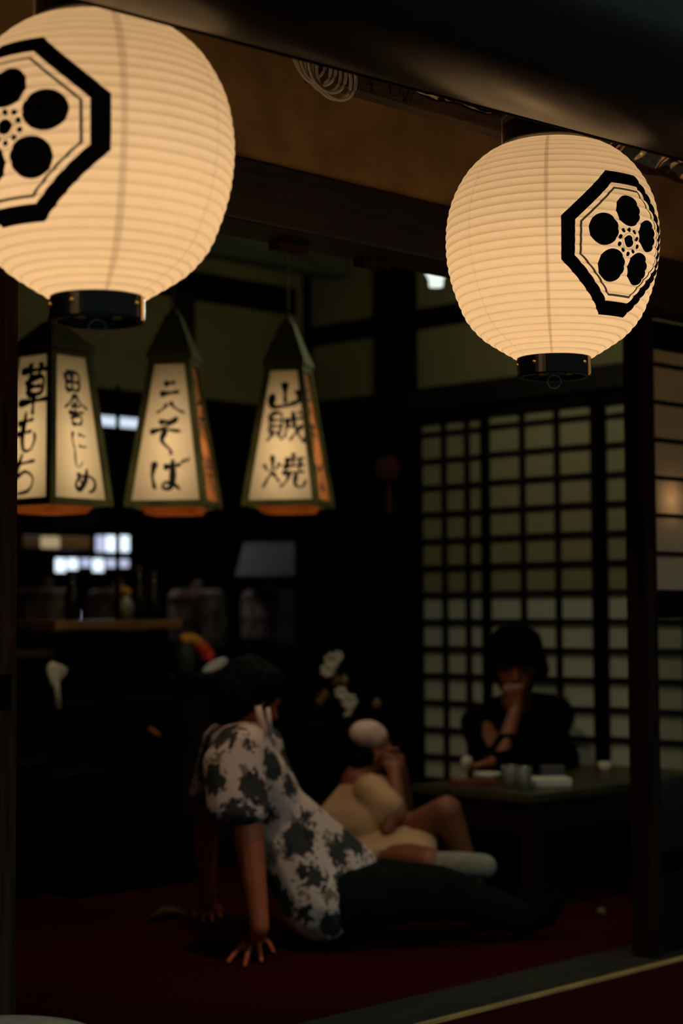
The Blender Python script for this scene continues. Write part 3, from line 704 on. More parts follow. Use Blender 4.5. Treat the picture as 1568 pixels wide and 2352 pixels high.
T1l = [('草', .10, .755, 1.12, .33, .23), ('も', -.12, .46, .84, .25, .18), ('ち', -.12, .18, 1.0, .26, .17)]
TS = T3
f2 = lambda p: math.atan2(-p.y, -p.x) + math.pi / 2       # rotation that turns face 0 to the lens
b3 = at(661, 1152, D=5.75) + FW * 0; b2 = at(393, 1154, D=5.45); b1 = at(100, 1146, D=5.0)
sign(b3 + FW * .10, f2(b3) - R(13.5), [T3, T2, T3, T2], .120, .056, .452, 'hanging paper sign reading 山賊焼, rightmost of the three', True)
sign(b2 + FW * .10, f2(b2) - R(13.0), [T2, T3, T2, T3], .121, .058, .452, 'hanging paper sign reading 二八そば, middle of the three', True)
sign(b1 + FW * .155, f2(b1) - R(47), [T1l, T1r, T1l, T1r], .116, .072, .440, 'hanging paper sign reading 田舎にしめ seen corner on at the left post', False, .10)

# ------------------------------------------------------------------ ceiling lamp of the room
pc = at(1001, 635, D=6.05)
rl = empty('pendant_lamp', pc, 0, 'small white lit glass lamp on the ceiling left of the crested lantern', 'lamp')
bm = new(); lathe(bm, [(.018, -.035), (.024, -.036), (.026, -.012), (.047, .030), (.046, .034), (.012, .034)], pc, 24); obj('shade', bm, M_roomL, rl, False, label='lit white glass')
bm = new(); lathe(bm, [(.014, .035), (.016, .06), (.004, .07)], pc, 14); tube(bm, [pc + V((0, 0, .06)), V((pc.x, pc.y, 3.02))], .006, 8); obj('fitting', bm, M_black, rl)
li = bpy.data.lights.new('room_lamp', 'POINT'); li.energy = P_ROOM; li.color = ROOMC; li.shadow_soft_size = .05
lo = bpy.data.objects.new('room_lamp', li); COL.objects.link(lo); lo.parent = rl; lo.location = (0, 0, -.09)

# unseen pendant added to brighten the seated people, hung high behind the lintel
pp_ = V((3.05, 3.30, 2.78))
pn = empty('fill_pendant', pp_, 0, 'added, unseen ceiling pendant hung high inside behind the lintel', 'lamp')
bm = new(); lathe(bm, [(.03, .07), (.10, .0), (.098, -.002), (.028, .066)], pp_, 32, False); obj('shade', bm, M_black, pn, True)
bm = new(); lathe(bm, [(.001, -.03), (.02, -.02), (.024, .0), (.014, .04), (.001, .05)], pp_, 18); obj('bulb', bm, M_bulb, pn, True)
bm = new(); tube(bm, [pp_ + V((0, 0, .06)), V((pp_.x, pp_.y, 3.02))], .005, 6); obj('cord', bm, M_black, pn)
li = bpy.data.lights.new('fill_pendant_light', 'SPOT'); li.energy = P_FILL; li.color = (1.0, .74, .50); li.shadow_soft_size = .05; li.spot_size = R(75); li.spot_blend = .6
lo = bpy.data.objects.new('fill_pendant_light', li); COL.objects.link(lo); lo.parent = pn; lo.location = (0, 0, -.04)
lo.rotation_euler = (V((3.95, 4.05, .6)) - pp_).to_track_quat('-Z', 'Y').to_euler()

# ------------------------------------------------------------------ kitchen beyond
YW = 7.84
wr = empty('window_1', at(250, 1280, Y=YW), 0, None, None, None, 'structure')
def pane(px0, px1, py0, py1, m):
    a = at(px0 + 1, py1, Y=YW); b = at(px1 - 1, py0, Y=YW); bm = new(); box(bm, a.x, b.x, YW - .006, YW, a.z, b.z); obj('pane', bm, m, wr)
for (a, b, m) in ((219, 240, M_paneb), (242, 269, M_pane), (275, 296, M_pane)): pane(a, b, 1231, 1267, m)
for (a, b, m, yb) in ((126, 150, M_pane, 1314), (154, 178, M_pane, 1308), (184, 208, M_paneb, 1302), (212, 237, M_pane, 1313), (242, 266, M_paneb, 1303), (273, 295, M_paneb, 1303)): pane(a, b, 1283, yb, m)
bm = new()
a = at(112, 1324, Y=YW); b = at(304, 1226, Y=YW)
box(bm, a.x - .05, b.x + .05, YW - .03, YW - .002, b.z, b.z + .05); box(bm, a.x - .05, b.x + .05, YW - .03, YW - .002, a.z - .05, a.z)
m1 = at(200, 1275, Y=YW).z; box(bm, a.x - .05, b.x + .05, YW - .02, YW - .004, m1 - .02, m1 + .02)
obj('window_frame', bm, M_black, wr)
for n, (px, py) in enumerate(((167, 1374), (172, 1414))):  # two glowing dots standing in for window reflections, built as small panes
    q = at(px, py, Y=YW); t = empty('window_%d' % (n + 2), q, 0, None, None, None, 'structure')
    bm = new(); box(bm, q.x - .028, q.x + .028, YW - .006, YW, q.z - .024, q.z + .024); obj('pane', bm, M_paneb, t)
q = at(272, 970, Y=7.3)
ft = empty('tube_light', q, 0, 'bluish white lit tube light far back between two signs', 'lamp')
bm = new(); box(bm, q.x - .16, q.x + .14, 7.27, 7.31, q.z - .024, q.z + .024, .008); obj('tube', bm, M_tubeL, ft)
bm = new(); box(bm, q.x - .20, q.x + .16, 7.28, 7.33, q.z + .025, q.z + .045); box(bm, q.x - .01, q.x + .01, 7.29, 7.31, q.z + .06, 3.02); obj('fitting', bm, M_black, ft)
li = bpy.data.lights.new('kitchen_tube', 'POINT'); li.energy = 4.0; li.color = (.9, .92, 1.0); li.shadow_soft_size = .1
lo = bpy.data.objects.new('kitchen_tube', li); COL.objects.link(lo); lo.parent = ft; lo.location = (0, -.1, -.15)
q = at(110, 1246, Y=7.5)
wl = empty('shelf_lamp', q, 0, 'dim warm glowing strip lamp at the back on the far left', 'lamp')
bm = new(); box(bm, q.x - .06, q.x + .05, 7.46, 7.5, q.z - .03, q.z + .03, .01); obj('bright_shade', bm, M_warmL, wl)
bm = new(); box(bm, q.x - .17, q.x + .26, 7.48, 7.54, q.z - .035, q.z + .035, .01); obj('housing', bm, M_amber, wl)
bm = new(); box(bm, q.x + .02, q.x + .05, 7.49, 7.53, q.z + .035, 3.02); obj('stem', bm, M_black, wl)
# shelf carrying straw casks
zs = at(450, 1492, Y=7.0).z
sh = empty('kitchen_shelf', (6.2, 7.1, 0.4), 0, 'long dark shelf at the back carrying the straw casks', 'shelf')
bm = new(); box(bm, 4.3, 7.6, 6.8, 7.35, zs - .04, zs); obj('board', bm, M_black, sh)
for x in (4.5, 6.0, 7.4):
    bm = new(); box(bm, x, x + .06, 6.85, 7.3, .4, zs - .04); obj('leg', bm, M_black, sh)
lab = ['straw wrapped cask far left on the back shelf', 'straw wrapped cask on the back shelf behind the patterned jar', 'palest straw wrapped cask on the back shelf above the orange ornament', 'straw wrapped cask on the back shelf under the tin hood']
for i, px in enumerate((105, 268, 452, 618)):
    q = at(px, 1416, Y=7.05); hgt = .315
    r = empty('straw_cask', (q.x, 7.05, zs), 0, lab[i], 'cask', 'casks on the kitchen shelf')
    bm = new(); lathe(bm, [(.118, .0), (.145, .02), (.152, .06), (.155, .16), (.152, .26), (.145, hgt - .02), (.12, hgt)], (q.x, 7.05, zs), 40); obj('wrapped_body', bm, M_straw, r, True)
    bm = new()
    for zz in (.055, .16, .27): tube(bm, [(q.x + .156 * math.cos(t), 7.05 + .156 * math.sin(t), zs + zz) for t in [2 * math.pi * j / 36 for j in range(36)]], .006, 6, True)
    obj('rope', bm, M_brown, r, True)
    bm = new(); tube(bm, [(q.x, 7.05, zs + hgt - .01), (q.x + .01, 7.04, zs + hgt + .05)], [.05, .014], 10); obj('tied_top', bm, M_brown, r, True)
# tin hood
q = at(622, 1283, Y=6.9)
HR = V((math.cos(R(-52)), math.sin(R(-52)), 0)); HF = V((math.cos(R(38)), math.sin(R(38)), 0))
hd = empty('tin_hood', (q.x, 6.9, q.z), 0, 'grey tin hood hanging above the rightmost cask', 'hood')
bm = new(); hs = [bm.verts.new(V((q.x, 6.9, q.z - .095)) + HR * sx * .175 + HF * sy * .11) for sx, sy in ((-1, -1), (1, -1), (1, 1), (-1, 1))] + [bm.verts.new(V((q.x, 6.9, q.z + .085)) + HR * sx * .135 + HF * sy * .06) for sx, sy in ((-1, -1), (1, -1), (1, 1), (-1, 1))]
bmesh.ops.convex_hull(bm, input=hs); obj('canopy', bm, M_tin, hd)
bm = new(); tube(bm, [(q.x, 6.9, q.z + .08), (q.x, 6.9, 3.02)], .05, 16); obj('duct', bm, M_black, hd)
# counter in front
zc = at(270, 1424, Y=5.0).z
xa = at(128, 1440, Y=5.0).x; xb = at(418, 1440, Y=5.0).x
ct = empty('counter', (3.4, 5.2, .4), 0, 'dark wooden serving counter with amber top edge at the left back', 'counter')
bm = new(); box(bm, xa, xb, 5.0, 5.5, zc - .034, zc, .004); obj('top', bm, M_amber, ct)
bm = new(); box(bm, xa, xb - .03, 5.04, 5.48, .4, zc - .045); obj('body', bm, M_black, ct)
for z in (1.04, .80):
    bm = new(); box(bm, xa, xb - .03, 5.01, 5.04, z, z + .03, .003); obj('rail', bm, M_dark, ct)
bm = new(); box(bm, xa, xb + .0, 4.88, 5.04, .4, .62); obj('step', bm, M_black, ct)
ca = empty('side_chest', (3.2, 5.25, .4), 0, 'dark chest with dull olive top left of the serving counter', 'chest')
zq = at(90, 1492, Y=5.0).z
bm = new(); box(bm, 2.3, xa - .01, 5.0, 5.5, zq - .03, zq, .004); obj('top', bm, M_sill, ca)
bm = new(); box(bm, 2.32, xa - .03, 5.02, 5.48, .4, zq - .03); obj('body', bm, M_black, ca)
bm = new(); box(bm, 2.3, xa - .03, 5.0, 5.02, .85, .88); obj('rail', bm, M_dark, ca)
# low cabinet right of the counter
lc = empty('low_cabinet', (4.3, 5.25, .4), 0, 'low dark cabinet right of the counter carrying the dish', 'cabinet')
zl = 1.10
bm = new(); box(bm, xb + .005, 4.86, 5.06, 5.5, .4, zl); obj('body', bm, M_black, lc)
bm = new(); box(bm, xb, 4.88, 5.03, 5.52, zl, zl + .025); obj('top', bm, M_black, lc)
for x in (xb + .03, xb + .42):
    bm = new(); box(bm, x, x + .36, 5.045, 5.06, .5, zl - .05); dr = obj('cupboard_door', bm, M_dark, lc)
    bm = new(); box(bm, x + .17, x + .19, 5.03, 5.045, .78, .84); obj('handle', bm, M_brass, dr)
# jar on the counter
q = at(282, 1440, Y=5.18); jr = empty('patterned_jar', (q.x, 5.18, zc), 0, 'blue and cream glazed jar with yellow lid on the counter', 'jar')
J = (q.x, 5.18, zc)
bm = new(); lathe(bm, [(.022, 0), (.036, .004), (.043, .04), (.040, .065), (.026, .085), (.024, .094)], J, 28); obj('body', bm, M_blue, jr, True)
bm = new(); lathe(bm, [(.026, .094), (.034, .098), (.030, .112), (.012, .125), (.002, .128)], J, 24); obj('lid', bm, M_yellow, jr, True, label='yellow lid')
# bottles standing on the counter (dark, brown necks)
for px, hh, lb in ((165, .17, 'dark bottle left of the small lit panes on the counter'), (318, .20, 'dark bottle right of the patterned jar on the counter'), (352, .18, 'second dark bottle right of the patterned jar on the counter')):
    q = at(px, 1440, Y=5.3); r = empty('bottle', (q.x, 5.3, zc), 0, lb, 'bottle', 'dark bottles on the counter')
    bm = new(); lathe(bm, [(.024, 0), (.028, .004), (.028, hh * .6), (.011, hh * .78), (.011, hh)], (q.x, 5.3, zc), 20); obj('body', bm, M_lacq, r, True)
    bm = new(); lathe(bm, [(.0125, hh * .86), (.0125, hh + .006), (.002, hh + .007)], (q.x, 5.3, zc), 16); obj('cap', bm, M_brown, r, True)
# dark hanging pole in front of the window
q = at(270, 1400, Y=5.05)
bm = new(); tube(bm, [(q.x, 5.05, zc), (q.x, 5.05, 2.2)], .008, 8); tag(obj('thin_pole', bm, M_black), 'thin dark upright pole rising from the counter beside the jar', 'pole')
# paddle against the counter front
q = at(131, 1545, Y=4.99); pw = empty('paddle', q, 0, 'white paddle hanging head up on the counter front at the left', 'paddle')
bm = new(); hull(bm, [(q + V((-.02, 0, .012)), (.024, .008, .028)), (q + V((.015, 0, .006)), (.03, .008, .02)), (q + V((-.012, 0, -.03)), (.016, .006, .02))]); obj('blade', bm, M_white, pw, True)
bm = new(); tube(bm, [q + V((-.003, 0, -.03)), at(133, 1628, Y=4.99)], [.011, .012], 10); obj('handle', bm, M_white, pw, True)
# bright paper ornament : curved fan band yellow -> red
q = at(425, 1520, Y=5.15); fo = empty('paper_ornament', (q.x, 5.15, zl + .025), 0, 'bright yellow and red curled paper ornament beside the pale dish', 'ornament')
arc = [at(*p, Y=5.15) for p in ((416, 1470), (432, 1466), (448, 1470), (460, 1482), (469, 1497), (481, 1512))]
for i, (m, rr) in enumerate(((M_yellow, .020), (M_yellow, .021), (M_orange, .022), (M_red, .026), (M_red, .027))):
    bm = new(); tube(bm, [arc[i], arc[i].lerp(arc[i + 1], .5), arc[i + 1]], [rr, rr + .001, rr], 12); obj('paper_fold', bm, m, fo, True)
bm = new(); lathe(bm, [(.03, 0), (.04, .02), (.045, .08), (.03, .15)], (q.x + .01, 5.17, zl + .025), 16); obj('stand', bm, M_green, fo, True)
# pale dish tilted
q = at(496, 1532, Y=5.08); M = Matrix.Translation(q) @ Matrix.Rotation(R(-45), 4, 'Z') @ Matrix.Rotation(R(-24), 4, 'Y') @ Matrix.Rotation(R(18), 4, 'X')
bm = new(); lathe(bm, [(.02, -.008), (.025, -.009), (.05, .006), (.052, .010), (.048, .009), (.02, -.003), (.002, -.004)], (0, 0, 0), 32); bm.transform(M)
tag(obj('pale_dish', bm, M_porc, None, True), 'pale bluish dish leaning on the low cabinet below the ornament', 'dish')
q = at(354, 1683, Y=5.0); bm = new(); hull(bm, [(q + RT * -.012 + UP * .01, (.014, .014, .012)), (q + RT * .012 - UP * .008, (.012, .012, .008))]); tag(obj('small_fruit', bm, M_orange, None, True), 'tiny dim orange blob on the rail of the counter', 'ornament')
# red round ornament on the post
q = at(893, 1078, X=5.40); ro = empty('round_ornament', q, 0, 'dull red round ornament hanging on the dark post by the shoji', 'ornament')
bm = new(); lathe(bm, [(.001, -.06), (.03, -.055), (.055, -.02), (.06, .01), (.045, .045), (.015, .06), (.001, .062)], q, 24); obj('ball', bm, M_redorn, ro, True)
bm = new(); tube(bm, [q + V((.0, 0, .055)), q + V((.02, 0, .16))], .003, 6); obj('cord', bm, M_black, ro); bm = new(); tube(bm, [q + V((0, 0, -.055)), q + V((0, 0, -.19))], [.008, .016], 8); obj('tassel', bm, M_redorn, ro)

# flowers on a dark stand
fs = at(772, 1660, D=6.35)
st_ = empty('flower_stand', (fs.x, fs.y, .4), 0, 'dark square stand under the pale flowers between the two seated figures', 'stand')
bm = new(); box(bm, fs.x - .13, fs.x + .13, fs.y - .13, fs.y + .13, fs.z - .02, fs.z); obj('top', bm, M_black, st_)
for sx in (-1, 1):
    for sy in (-1, 1):
        bm = new(); box(bm, fs.x + sx * .11 - .015, fs.x + sx * .11 + .015, fs.y + sy * .11 - .015, fs.y + sy * .11 + .015, .4, fs.z - .02); obj('leg', bm, M_black, st_)
fv = empty('flower_vase', fs, 0, 'dark vase of pale flowers on the stand behind the floral shirt', 'vase')
bm = new(); lathe(bm, [(.03, 0), (.045, .01), (.055, .05), (.035, .085), (.03, .095)], fs, 24); obj('vase', bm, M_black, fv, True)
for (px, py, s) in ((762, 1518, 1.0), (752, 1540, .9), (783, 1592, .8), (802, 1612, 1.0), (795, 1632, .8), (775, 1508, .7)):
    q = at(px, py, D=6.32); bm = new()
    for i in range(7):
        a = i * .9; hull(bm, [(q, .008 * s), (q + RT * .022 * s * math.cos(a) + UP * .022 * s * math.sin(a) - FW * .006, (.010 * s, .010 * s, .010 * s))])
    fl = obj('flower', bm, M_petal, fv, True)
    bm = new(); tube(bm, [fs + V((0, 0, .09)), fs.lerp(q, .6) + V((0, 0, .04)), q], .003, 6); obj('stem', bm, M_brown, fl, True)
for (px, py) in ((735, 1612), (770, 1562), (865, 1618), (745, 1598), (790, 1565)):
    q = at(px, py, D=6.35); bm = new(); hull(bm, [(q - UP * .02, .004), (q, (.018, .018, .02)), (q + UP * .022, .004)]); obj('leaf', bm, M_brown, fv, True)

# ------------------------------------------------------------------ low table and what stands on it
ZT = 0.78
tc_ = at(1225, 1826, Z=ZT); TX, TY = tc_.x, tc_.y
tb = empty('low_table', (TX + .5, TY + .27, .4), 0, 'low dark red lacquered table in front of the shoji doors', 'table')
bm = new(); box(bm, TX, TX + 1.05, TY, TY + .53, ZT - .028, ZT, .004); obj('tabletop', bm, M_tabtop, tb)
bm = new(); box(bm, TX + .03, TX + 1.02, TY + .03, TY + .05, ZT - .13, ZT - .028); box(bm, TX + .03, TX + .05, TY + .03, TY + .5, ZT - .13, ZT - .028); obj('apron', bm, M_table, tb)
for sx, sy in ((.05, .05), (.97, .05), (.05, .45), (.97, .45)):
    bm = new(); box(bm, TX + sx - .025, TX + sx + .03, TY + sy - .025, TY + sy + .03, .4, ZT - .03, .004); obj('leg', bm, M_table, tb)
def on_table(px, py): return at(px, py, Z=ZT)
# white folded paper
q = on_table(1262, 1806); bm = new(); box(bm, -.066, .066, -.05, .05, 0, .030, .008, Matrix.Translation(q) @ Matrix.Rotation(R(-38), 4, 'Z'))
tag(obj('paper_stack', bm, M_white, None), 'thick white folded paper on the near corner of the low table', 'paper')
q = on_table(1120, 1790); bm = new(); lathe(bm, [(.02, 0), (.034, .004), (.048, .022), (.046, .023), (.03, .008), (.002, .006)], q, 28); tag(obj('white_dish', bm, M_white, None, True), 'white shallow dish at the back left of the low table', 'dish')
q = on_table(1100, 1800); bm = new(); box(bm, -.10, .06, -.045, .045, 0, .014, .003, Matrix.Translation(q) @ Matrix.Rotation(R(-30), 4, 'Z')); tag(obj('red_tray', bm, M_redbox, None), 'dark red tray in front of the white dish on the low table', 'tray')
for px, lb in ((1172, 'glass tumbler left of the white folded paper'), (1202, 'glass tumbler nearest the white folded paper')):
    q = on_table(px, 1814 - (1202 - px) * .12); bm = new(); lathe(bm, [(.018, 0), (.024, .001), (.029, .075), (.0275, .075), (.022, .006), (.001, .005)], q, 24, False); tag(obj('tumbler', bm, M_drink, None, True), lb, 'glass', 'glass tumblers on the low table')
q = on_table(1390, 1772); cp = empty('small_cup', q, 0, 'small pale cup at the right end of the low table by the post', 'cup')
bm = new(); lathe(bm, [(.016, 0), (.02, .002), (.028, .034), (.026, .034), (.016, .005), (.001, .005)], q, 24); obj('bowl', bm, M_white, cp, True)
q = on_table(1268, 1788); bm = new(); box(bm, -.04, .04, -.025, .025, 0, .045, .004, Matrix.Translation(q) @ Matrix.Rotation(R(-40), 4, 'Z')); tag(obj('grey_box', bm, M_grey, None), 'small grey box before the hatted person on the low table', 'box')
q = on_table(1072, 1772); bm = new(); lathe(bm, [(.014, 0), (.02, .002), (.021, .045), (.012, .055), (.001, .056)], q, 20); tag(obj('seasoning_pot', bm, M_white, None, True), 'small pale pot at the left end of the low table', 'pot')
q = at(1380, 2094, Z=.415); bm = new(); lathe(bm, [(.001, -.014), (.012, -.012), (.016, 0), (.010, .012), (.001, .014)], q, 16); tag(obj('pebble', bm, M_brown, None, True), 'tiny brownish pebble-like lump lying on the red carpet by the right post', 'pebble')
q = at(380, 2108, Z=.403); bm = new()
g = [[bm.verts.new(q + RT * (.055 * (i / 8 - .5) * 2) + FW * (.10 * (j / 2 - .5) + .10 * (i / 8 - .5)) + UP * (.002 + .028 * max(0, math.sin(i / 8 * 3.1)) + .006 * noise.noise(V((i * .5, j, 0))))) for j in range(3)] for i in range(9)]
for i in range(8):
    for j in range(2): bm.faces.new((g[i][j], g[i + 1][j], g[i + 1][j + 1], g[i][j + 1]))
bmesh.ops.solidify(bm, geom=bm.faces[:], thickness=.003)
tag(obj('folded_cloth', bm, mat('dim_cloth', (.10, .075, .045), .9, .2, 20), None, True), 'dim pale folded cloth lying on the carpet left of the floral shirt', 'cloth')

# ------------------------------------------------------------------ people
def person(loc, label):
    return empty('person', loc, 0, label, 'person')
def head_volumes(bm, c, fwd, up, h, ears=True):
    """skull, jaw, nose, lips, brow, ears; c = head centre, h = chin-to-crown height"""
    fwd = fwd.normalized(); up = (up - fwd * up.dot(fwd)).normalized(); sd = fwd.cross(up)
    s = h / .225
    def P(f, u, r): return c + (fwd * f + up * u + sd * r) * s
    hull(bm, [(P(-.012, .035, 0), .082 * s), (P(.02, .03, 0), .076 * s)])
    hull(bm, [(P(.028, -.01, .018), .052 * s), (P(.028, -.01, -.018), .052 * s), (P(.058, -.078, 0), .026 * s), (P(.03, -.06, .03), .022 * s), (P(.03, -.06, -.03), .022 * s)])
    hull(bm, [(P(.090, .018, 0), .009 * s), (P(.112, -.020, 0), .011 * s), (P(.094, -.024, .012), .008 * s), (P(.094, -.024, -.012), .008 * s)])
    hull(bm, [(P(.082, -.052, .016), .009 * s), (P(.090, -.050, 0), .009 * s), (P(.082, -.052, -.016), .009 * s)])
    hull(bm, [(P(.080, .028, .034), .012 * s), (P(.088, .026, 0), .011 * s), (P(.080, .028, -.034), .012 * s)])
    if ears:
        for r in (-1, 1): hull(bm, [(P(-.005, .012, r * .078), (.016 * s, .016 * s, .022 * s)), (P(-.004, -.022, r * .074), .009 * s)])
    return P, sd, s
def hand_volumes(bm, wrist, palm_c, tips, thumb, pr=.019, fr=.0085):
    """wrist -> palm; four fingers rooted in the palm, thumb from its side"""
    d = (palm_c - wrist).normalized(); tmid = sum(tips, V()) / 4
    side = (tips[3] - tips[0]); side = (side - d * side.dot(d)).normalized()
    kn = [palm_c + d * .030 + side * (-.030 + .020 * i) for i in range(4)]
    hull(bm, [(wrist, .024), (palm_c - side * .018, pr * .85), (palm_c + side * .018, pr * .85)])
    hull(bm, [(palm_c - side * .018, pr * .85), (palm_c + side * .018, pr * .85)] + [(k_, .0115) for k_ in kn])
    for k_, t in zip(kn, tips):
        mid = k_.lerp(t, .5) + UP * .010
        limb(bm, [k_, mid, t], [fr * 1.15, fr, fr * .82])
    base = palm_c - d * .018 - side * .026
    limb(bm, [base, base.lerp(thumb, .5) - side * .006 + UP * .004, thumb], [.014, .011, .009])

# ---- person in the flower print shirt, leaning back on the near arm
pa = person(at(760, 2130, Z=.40), 'person in flower-print short-sleeved shirt leaning back on one arm on the red carpet')
sh_n = at(548, 1722, D=5.00); sh_f = at(515, 1712, D=5.33)
neck = at(562, 1672, D=5.17); headc = at(572, 1610, D=5.16)
hip_n = at(735, 2075, D=5.08); hip_f = at(835, 2035, D=5.26); belly = at(660, 1930, D=5.2)
el_n = at(572, 1935, D=4.93); wr_n = at(596, 2128, D=4.90)
fwdA = (RT * .80 + FW * .55 - UP * .35)
bm = new()
head_volumes(bm, headc, fwdA, UP + RT * .15, .205)
limb(bm, [at(575, 1635, D=5.16), neck, at(560, 1700, D=5.16)], [.058, .056, .075])
hull(bm, [(sh_n + RT * .01, .050), (sh_f, .050), (at(580, 1775, D=5.18), .07)])
limb(bm, [at(580, 1775, D=5.18), at(650, 1925, D=5.2), at(780, 2070, D=5.22)], [.07, .06, .06])
limb(bm, [sh_n, el_n, wr_n], [.052, .043, .028])
def flo(px, py): return at(px, py, Z=.409)
tips = [flo(628, 2186), flo(600, 2208), flo(562, 2218), flo(524, 2209)]
hand_volumes(bm, wr_n, at(585, 2163, Z=.425), tips[::-1], flo(548, 2180))
el_f = at(470, 1920, D=5.46); wr_f = at(478, 2066, D=5.52)
limb(bm, [sh_f, el_f, wr_f], [.050, .040, .027])
hand_volumes(bm, wr_f, at(474, 2092, Z=.425), [flo(508, 2108), flo(488, 2116), flo(466, 2116), flo(444, 2110)], flo(508, 2094))
obj('body', None, M_skin, pa, True, mesh=fuse(bm, .0055, 3))
bm = new()   # hair: full, cropped at the nape
s = 1.0; fA = fwdA.normalized(); uA = (UP + RT * .15); uA = (uA - fA * uA.dot(fA)).normalized(); sA = fA.cross(uA)
hull(bm, [(headc - fA * .020 + uA * .040, .095), (headc + fA * .026 + uA * .062, .068)])
hull(bm, [(headc - fA * .050 + uA * .01, .083), (headc - fA * .062 - uA * .045, .055)])
hull(bm, [(headc + fA * .060 + uA * .072, .034), (headc + fA * .02 + uA * .070, .058)])
for r in (-1, 1): hull(bm, [(headc + sA * r * .052 + uA * .055 - fA * .01, .036), (headc + sA * r * .058 - fA * .050 - uA * .005, .030)])
for i in range(60):
    a = random.uniform(0, 6.28); b_ = random.uniform(-.6, 1.4)
    q = headc - fA * .02 + uA * .04 + (fA * math.cos(a) * math.cos(b_) * .8 + sA * math.sin(a) * math.cos(b_) + uA * math.sin(b_)) * .090
    if (q - headc).dot(fA) > -.01 and (q - headc).dot(uA) < .05: continue
    hull(bm, [(q, .010), (q - uA * .03 - fA * .01, .006)])
obj('hair', None, M_hair, pa, True, mesh=fuse(bm, .006, 3))
bm = new()   # shirt
hull(bm, [(sh_n + UP * .002, .072), (sh_f, .072), (at(590, 1720, D=5.17), .085), (at(575, 1770, D=5.2), .11)])
hull(bm, [(sh_n, .074), (at(575, 1770, D=5.2), .115), (at(590, 1820, D=5.12), .12), (at(640, 1900, D=5.16), .105), (sh_f, .07), (at(600, 1850, D=5.3), .11)])
hull(bm, [(at(640, 1880, D=5.16), .11), (at(690, 1970, D=5.16), .115), (hip_n + RT * -.01, .105), (hip_f + UP * .0, .10), (at(740, 1960, D=5.3), .085)])
hull(bm, [(hip_n, .105), (hip_f, .10), (at(742, 2098, D=5.08), .085), (at(838, 2038, D=5.3), .085)])
# loose sleeve of the near arm, hem cut square
hull(bm, [(sh_n, .074), (at(520, 1760, D=4.98), .072), (at(540, 1862, D=4.95), (.086, .086, .040)), (at(556, 1868, D=4.94), (.078, .078, .034))])
hull(bm, [(sh_f, .070), (at(480, 1830, D=5.42), (.068, .068, .04))])
hull(bm, [(at(512, 1680, D=5.22), .03), (at(600, 1690, D=5.1), .03), (at(540, 1668, D=5.25), .028)])   # collar
obj('shirt', None, M_shirt, pa, True, mesh=fuse(bm, .008, 6))
bm = new()   # dark trousers, legs stretched out along the carpet
kn_n = at(1015, 2052, D=5.13); an_n = at(1205, 2110, D=5.22); kn_f = at(1010, 2040, D=5.30); an_f = at(1170, 2090, D=5.38)
hull(bm, [(hip_n + RT * .01, .098), (hip_f, .096), (at(820, 2090, D=5.18), .085)])
limb(bm, [hip_n, kn_n, an_n], [.095, .072, .050]); limb(bm, [hip_f, kn_f, an_f], [.092, .070, .048])
hull(bm, [(hip_n, .09), (kn_n, .068), (hip_f, .09), (kn_f, .066)])
obj('trousers', None, M_trouser, pa, True, mesh=fuse(bm, .009, 6))
for a in (an_n, an_f):
    bm = new(); hull(bm, [(a, .040), (a + RT * .06 + UP * .01, .036), (a + RT * .10 + UP * .06, .026)])
    obj('sock', None, M_black, pa, True, mesh=fuse(bm, .007, 3))
bm = new(); tube(bm, [at(592, 1622, D=5.06), at(598, 1650, D=5.055), at(606, 1678, D=5.06), at(618, 1702, D=5.07)], [.010, .011, .012, .010], 8); tube(bm, [at(615, 1625, D=5.05), at(618, 1655, D=5.05), at(620, 1690, D=5.06)], [.006, .008, .008], 8)
obj('neck_towel', bm, M_cap, pa, True, label='pale strips hanging at the neck')

# ---- child in beige with a white cap
pcg = person(at(880, 1985, Z=.42), 'child in beige clothes and white cap sitting with one knee up beside the floral shirt')
DC = 5.82
ch = at(852, 1734, D=DC); fC = (RT * .75 + FW * .40 - UP * .45)
bm = new()
head_volumes(bm, ch, fC, UP + RT * .35, .160)
limb(bm, [at(842, 1745, D=DC), at(826, 1780, D=DC)], [.046, .05])
hull(bm, [(at(826, 1800, D=DC), .065), (at(820, 1930, D=DC), .10)])
# near arm up towards the mouth, far arm likewise
limb(bm, [at(850, 1815, D=DC - .10), at(915, 1872, D=DC - .14), at(905, 1770, D=DC - .06)], [.038, .032, .024])
q = at(898, 1752, D=DC - .04); hand_volumes(bm, at(904, 1772, D=DC - .06), q, [q + UP * .045 + RT * x for x in (.02, .008, -.006, -.02)], q + UP * .03 - RT * .035, .015, .007)
limb(bm, [at(860, 1800, D=DC + .1), at(930, 1850, D=DC + .12), at(915, 1745, D=DC + .05)], [.036, .030, .024])
limb(bm, [at(905, 1860, D=DC - .14), at(890, 1905, D=DC - .16)], [.03, .026])
# raised leg: thigh, knee, shin, foot; and the flat leg
kn = at(1026, 1862, D=5.60); an = at(1088, 2040, D=5.66)
limb(bm, [at(880, 1955, D=DC + .0), kn, an], [.075, .050, .033])
limb(bm, [an, an + UP * -.04 + RT * .01, an + RT * .07 - UP * .05 - FW * .02], [.034, .034, .024])
limb(bm, [at(860, 1975, D=DC - .12), at(985, 1985, D=5.50)], [.075, .055])
obj('body', None, M_skin2, pcg, True, mesh=fuse(bm, .0055, 3))
bm = new(); hull(bm, [(at(824, 1832, D=DC), .080), (at(835, 1812, D=DC), .070), (at(795, 1900, D=DC), .105), (at(845, 1890, D=DC - .05), .100), (at(822, 1935, D=DC), .11), (at(780, 1890, D=DC), .085)])
hull(bm, [(at(850, 1815, D=DC - .08), .058), (at(895, 1850, D=DC - .13), (.05, .05, .045)), (at(880, 1875, D=DC - .12), .045)])
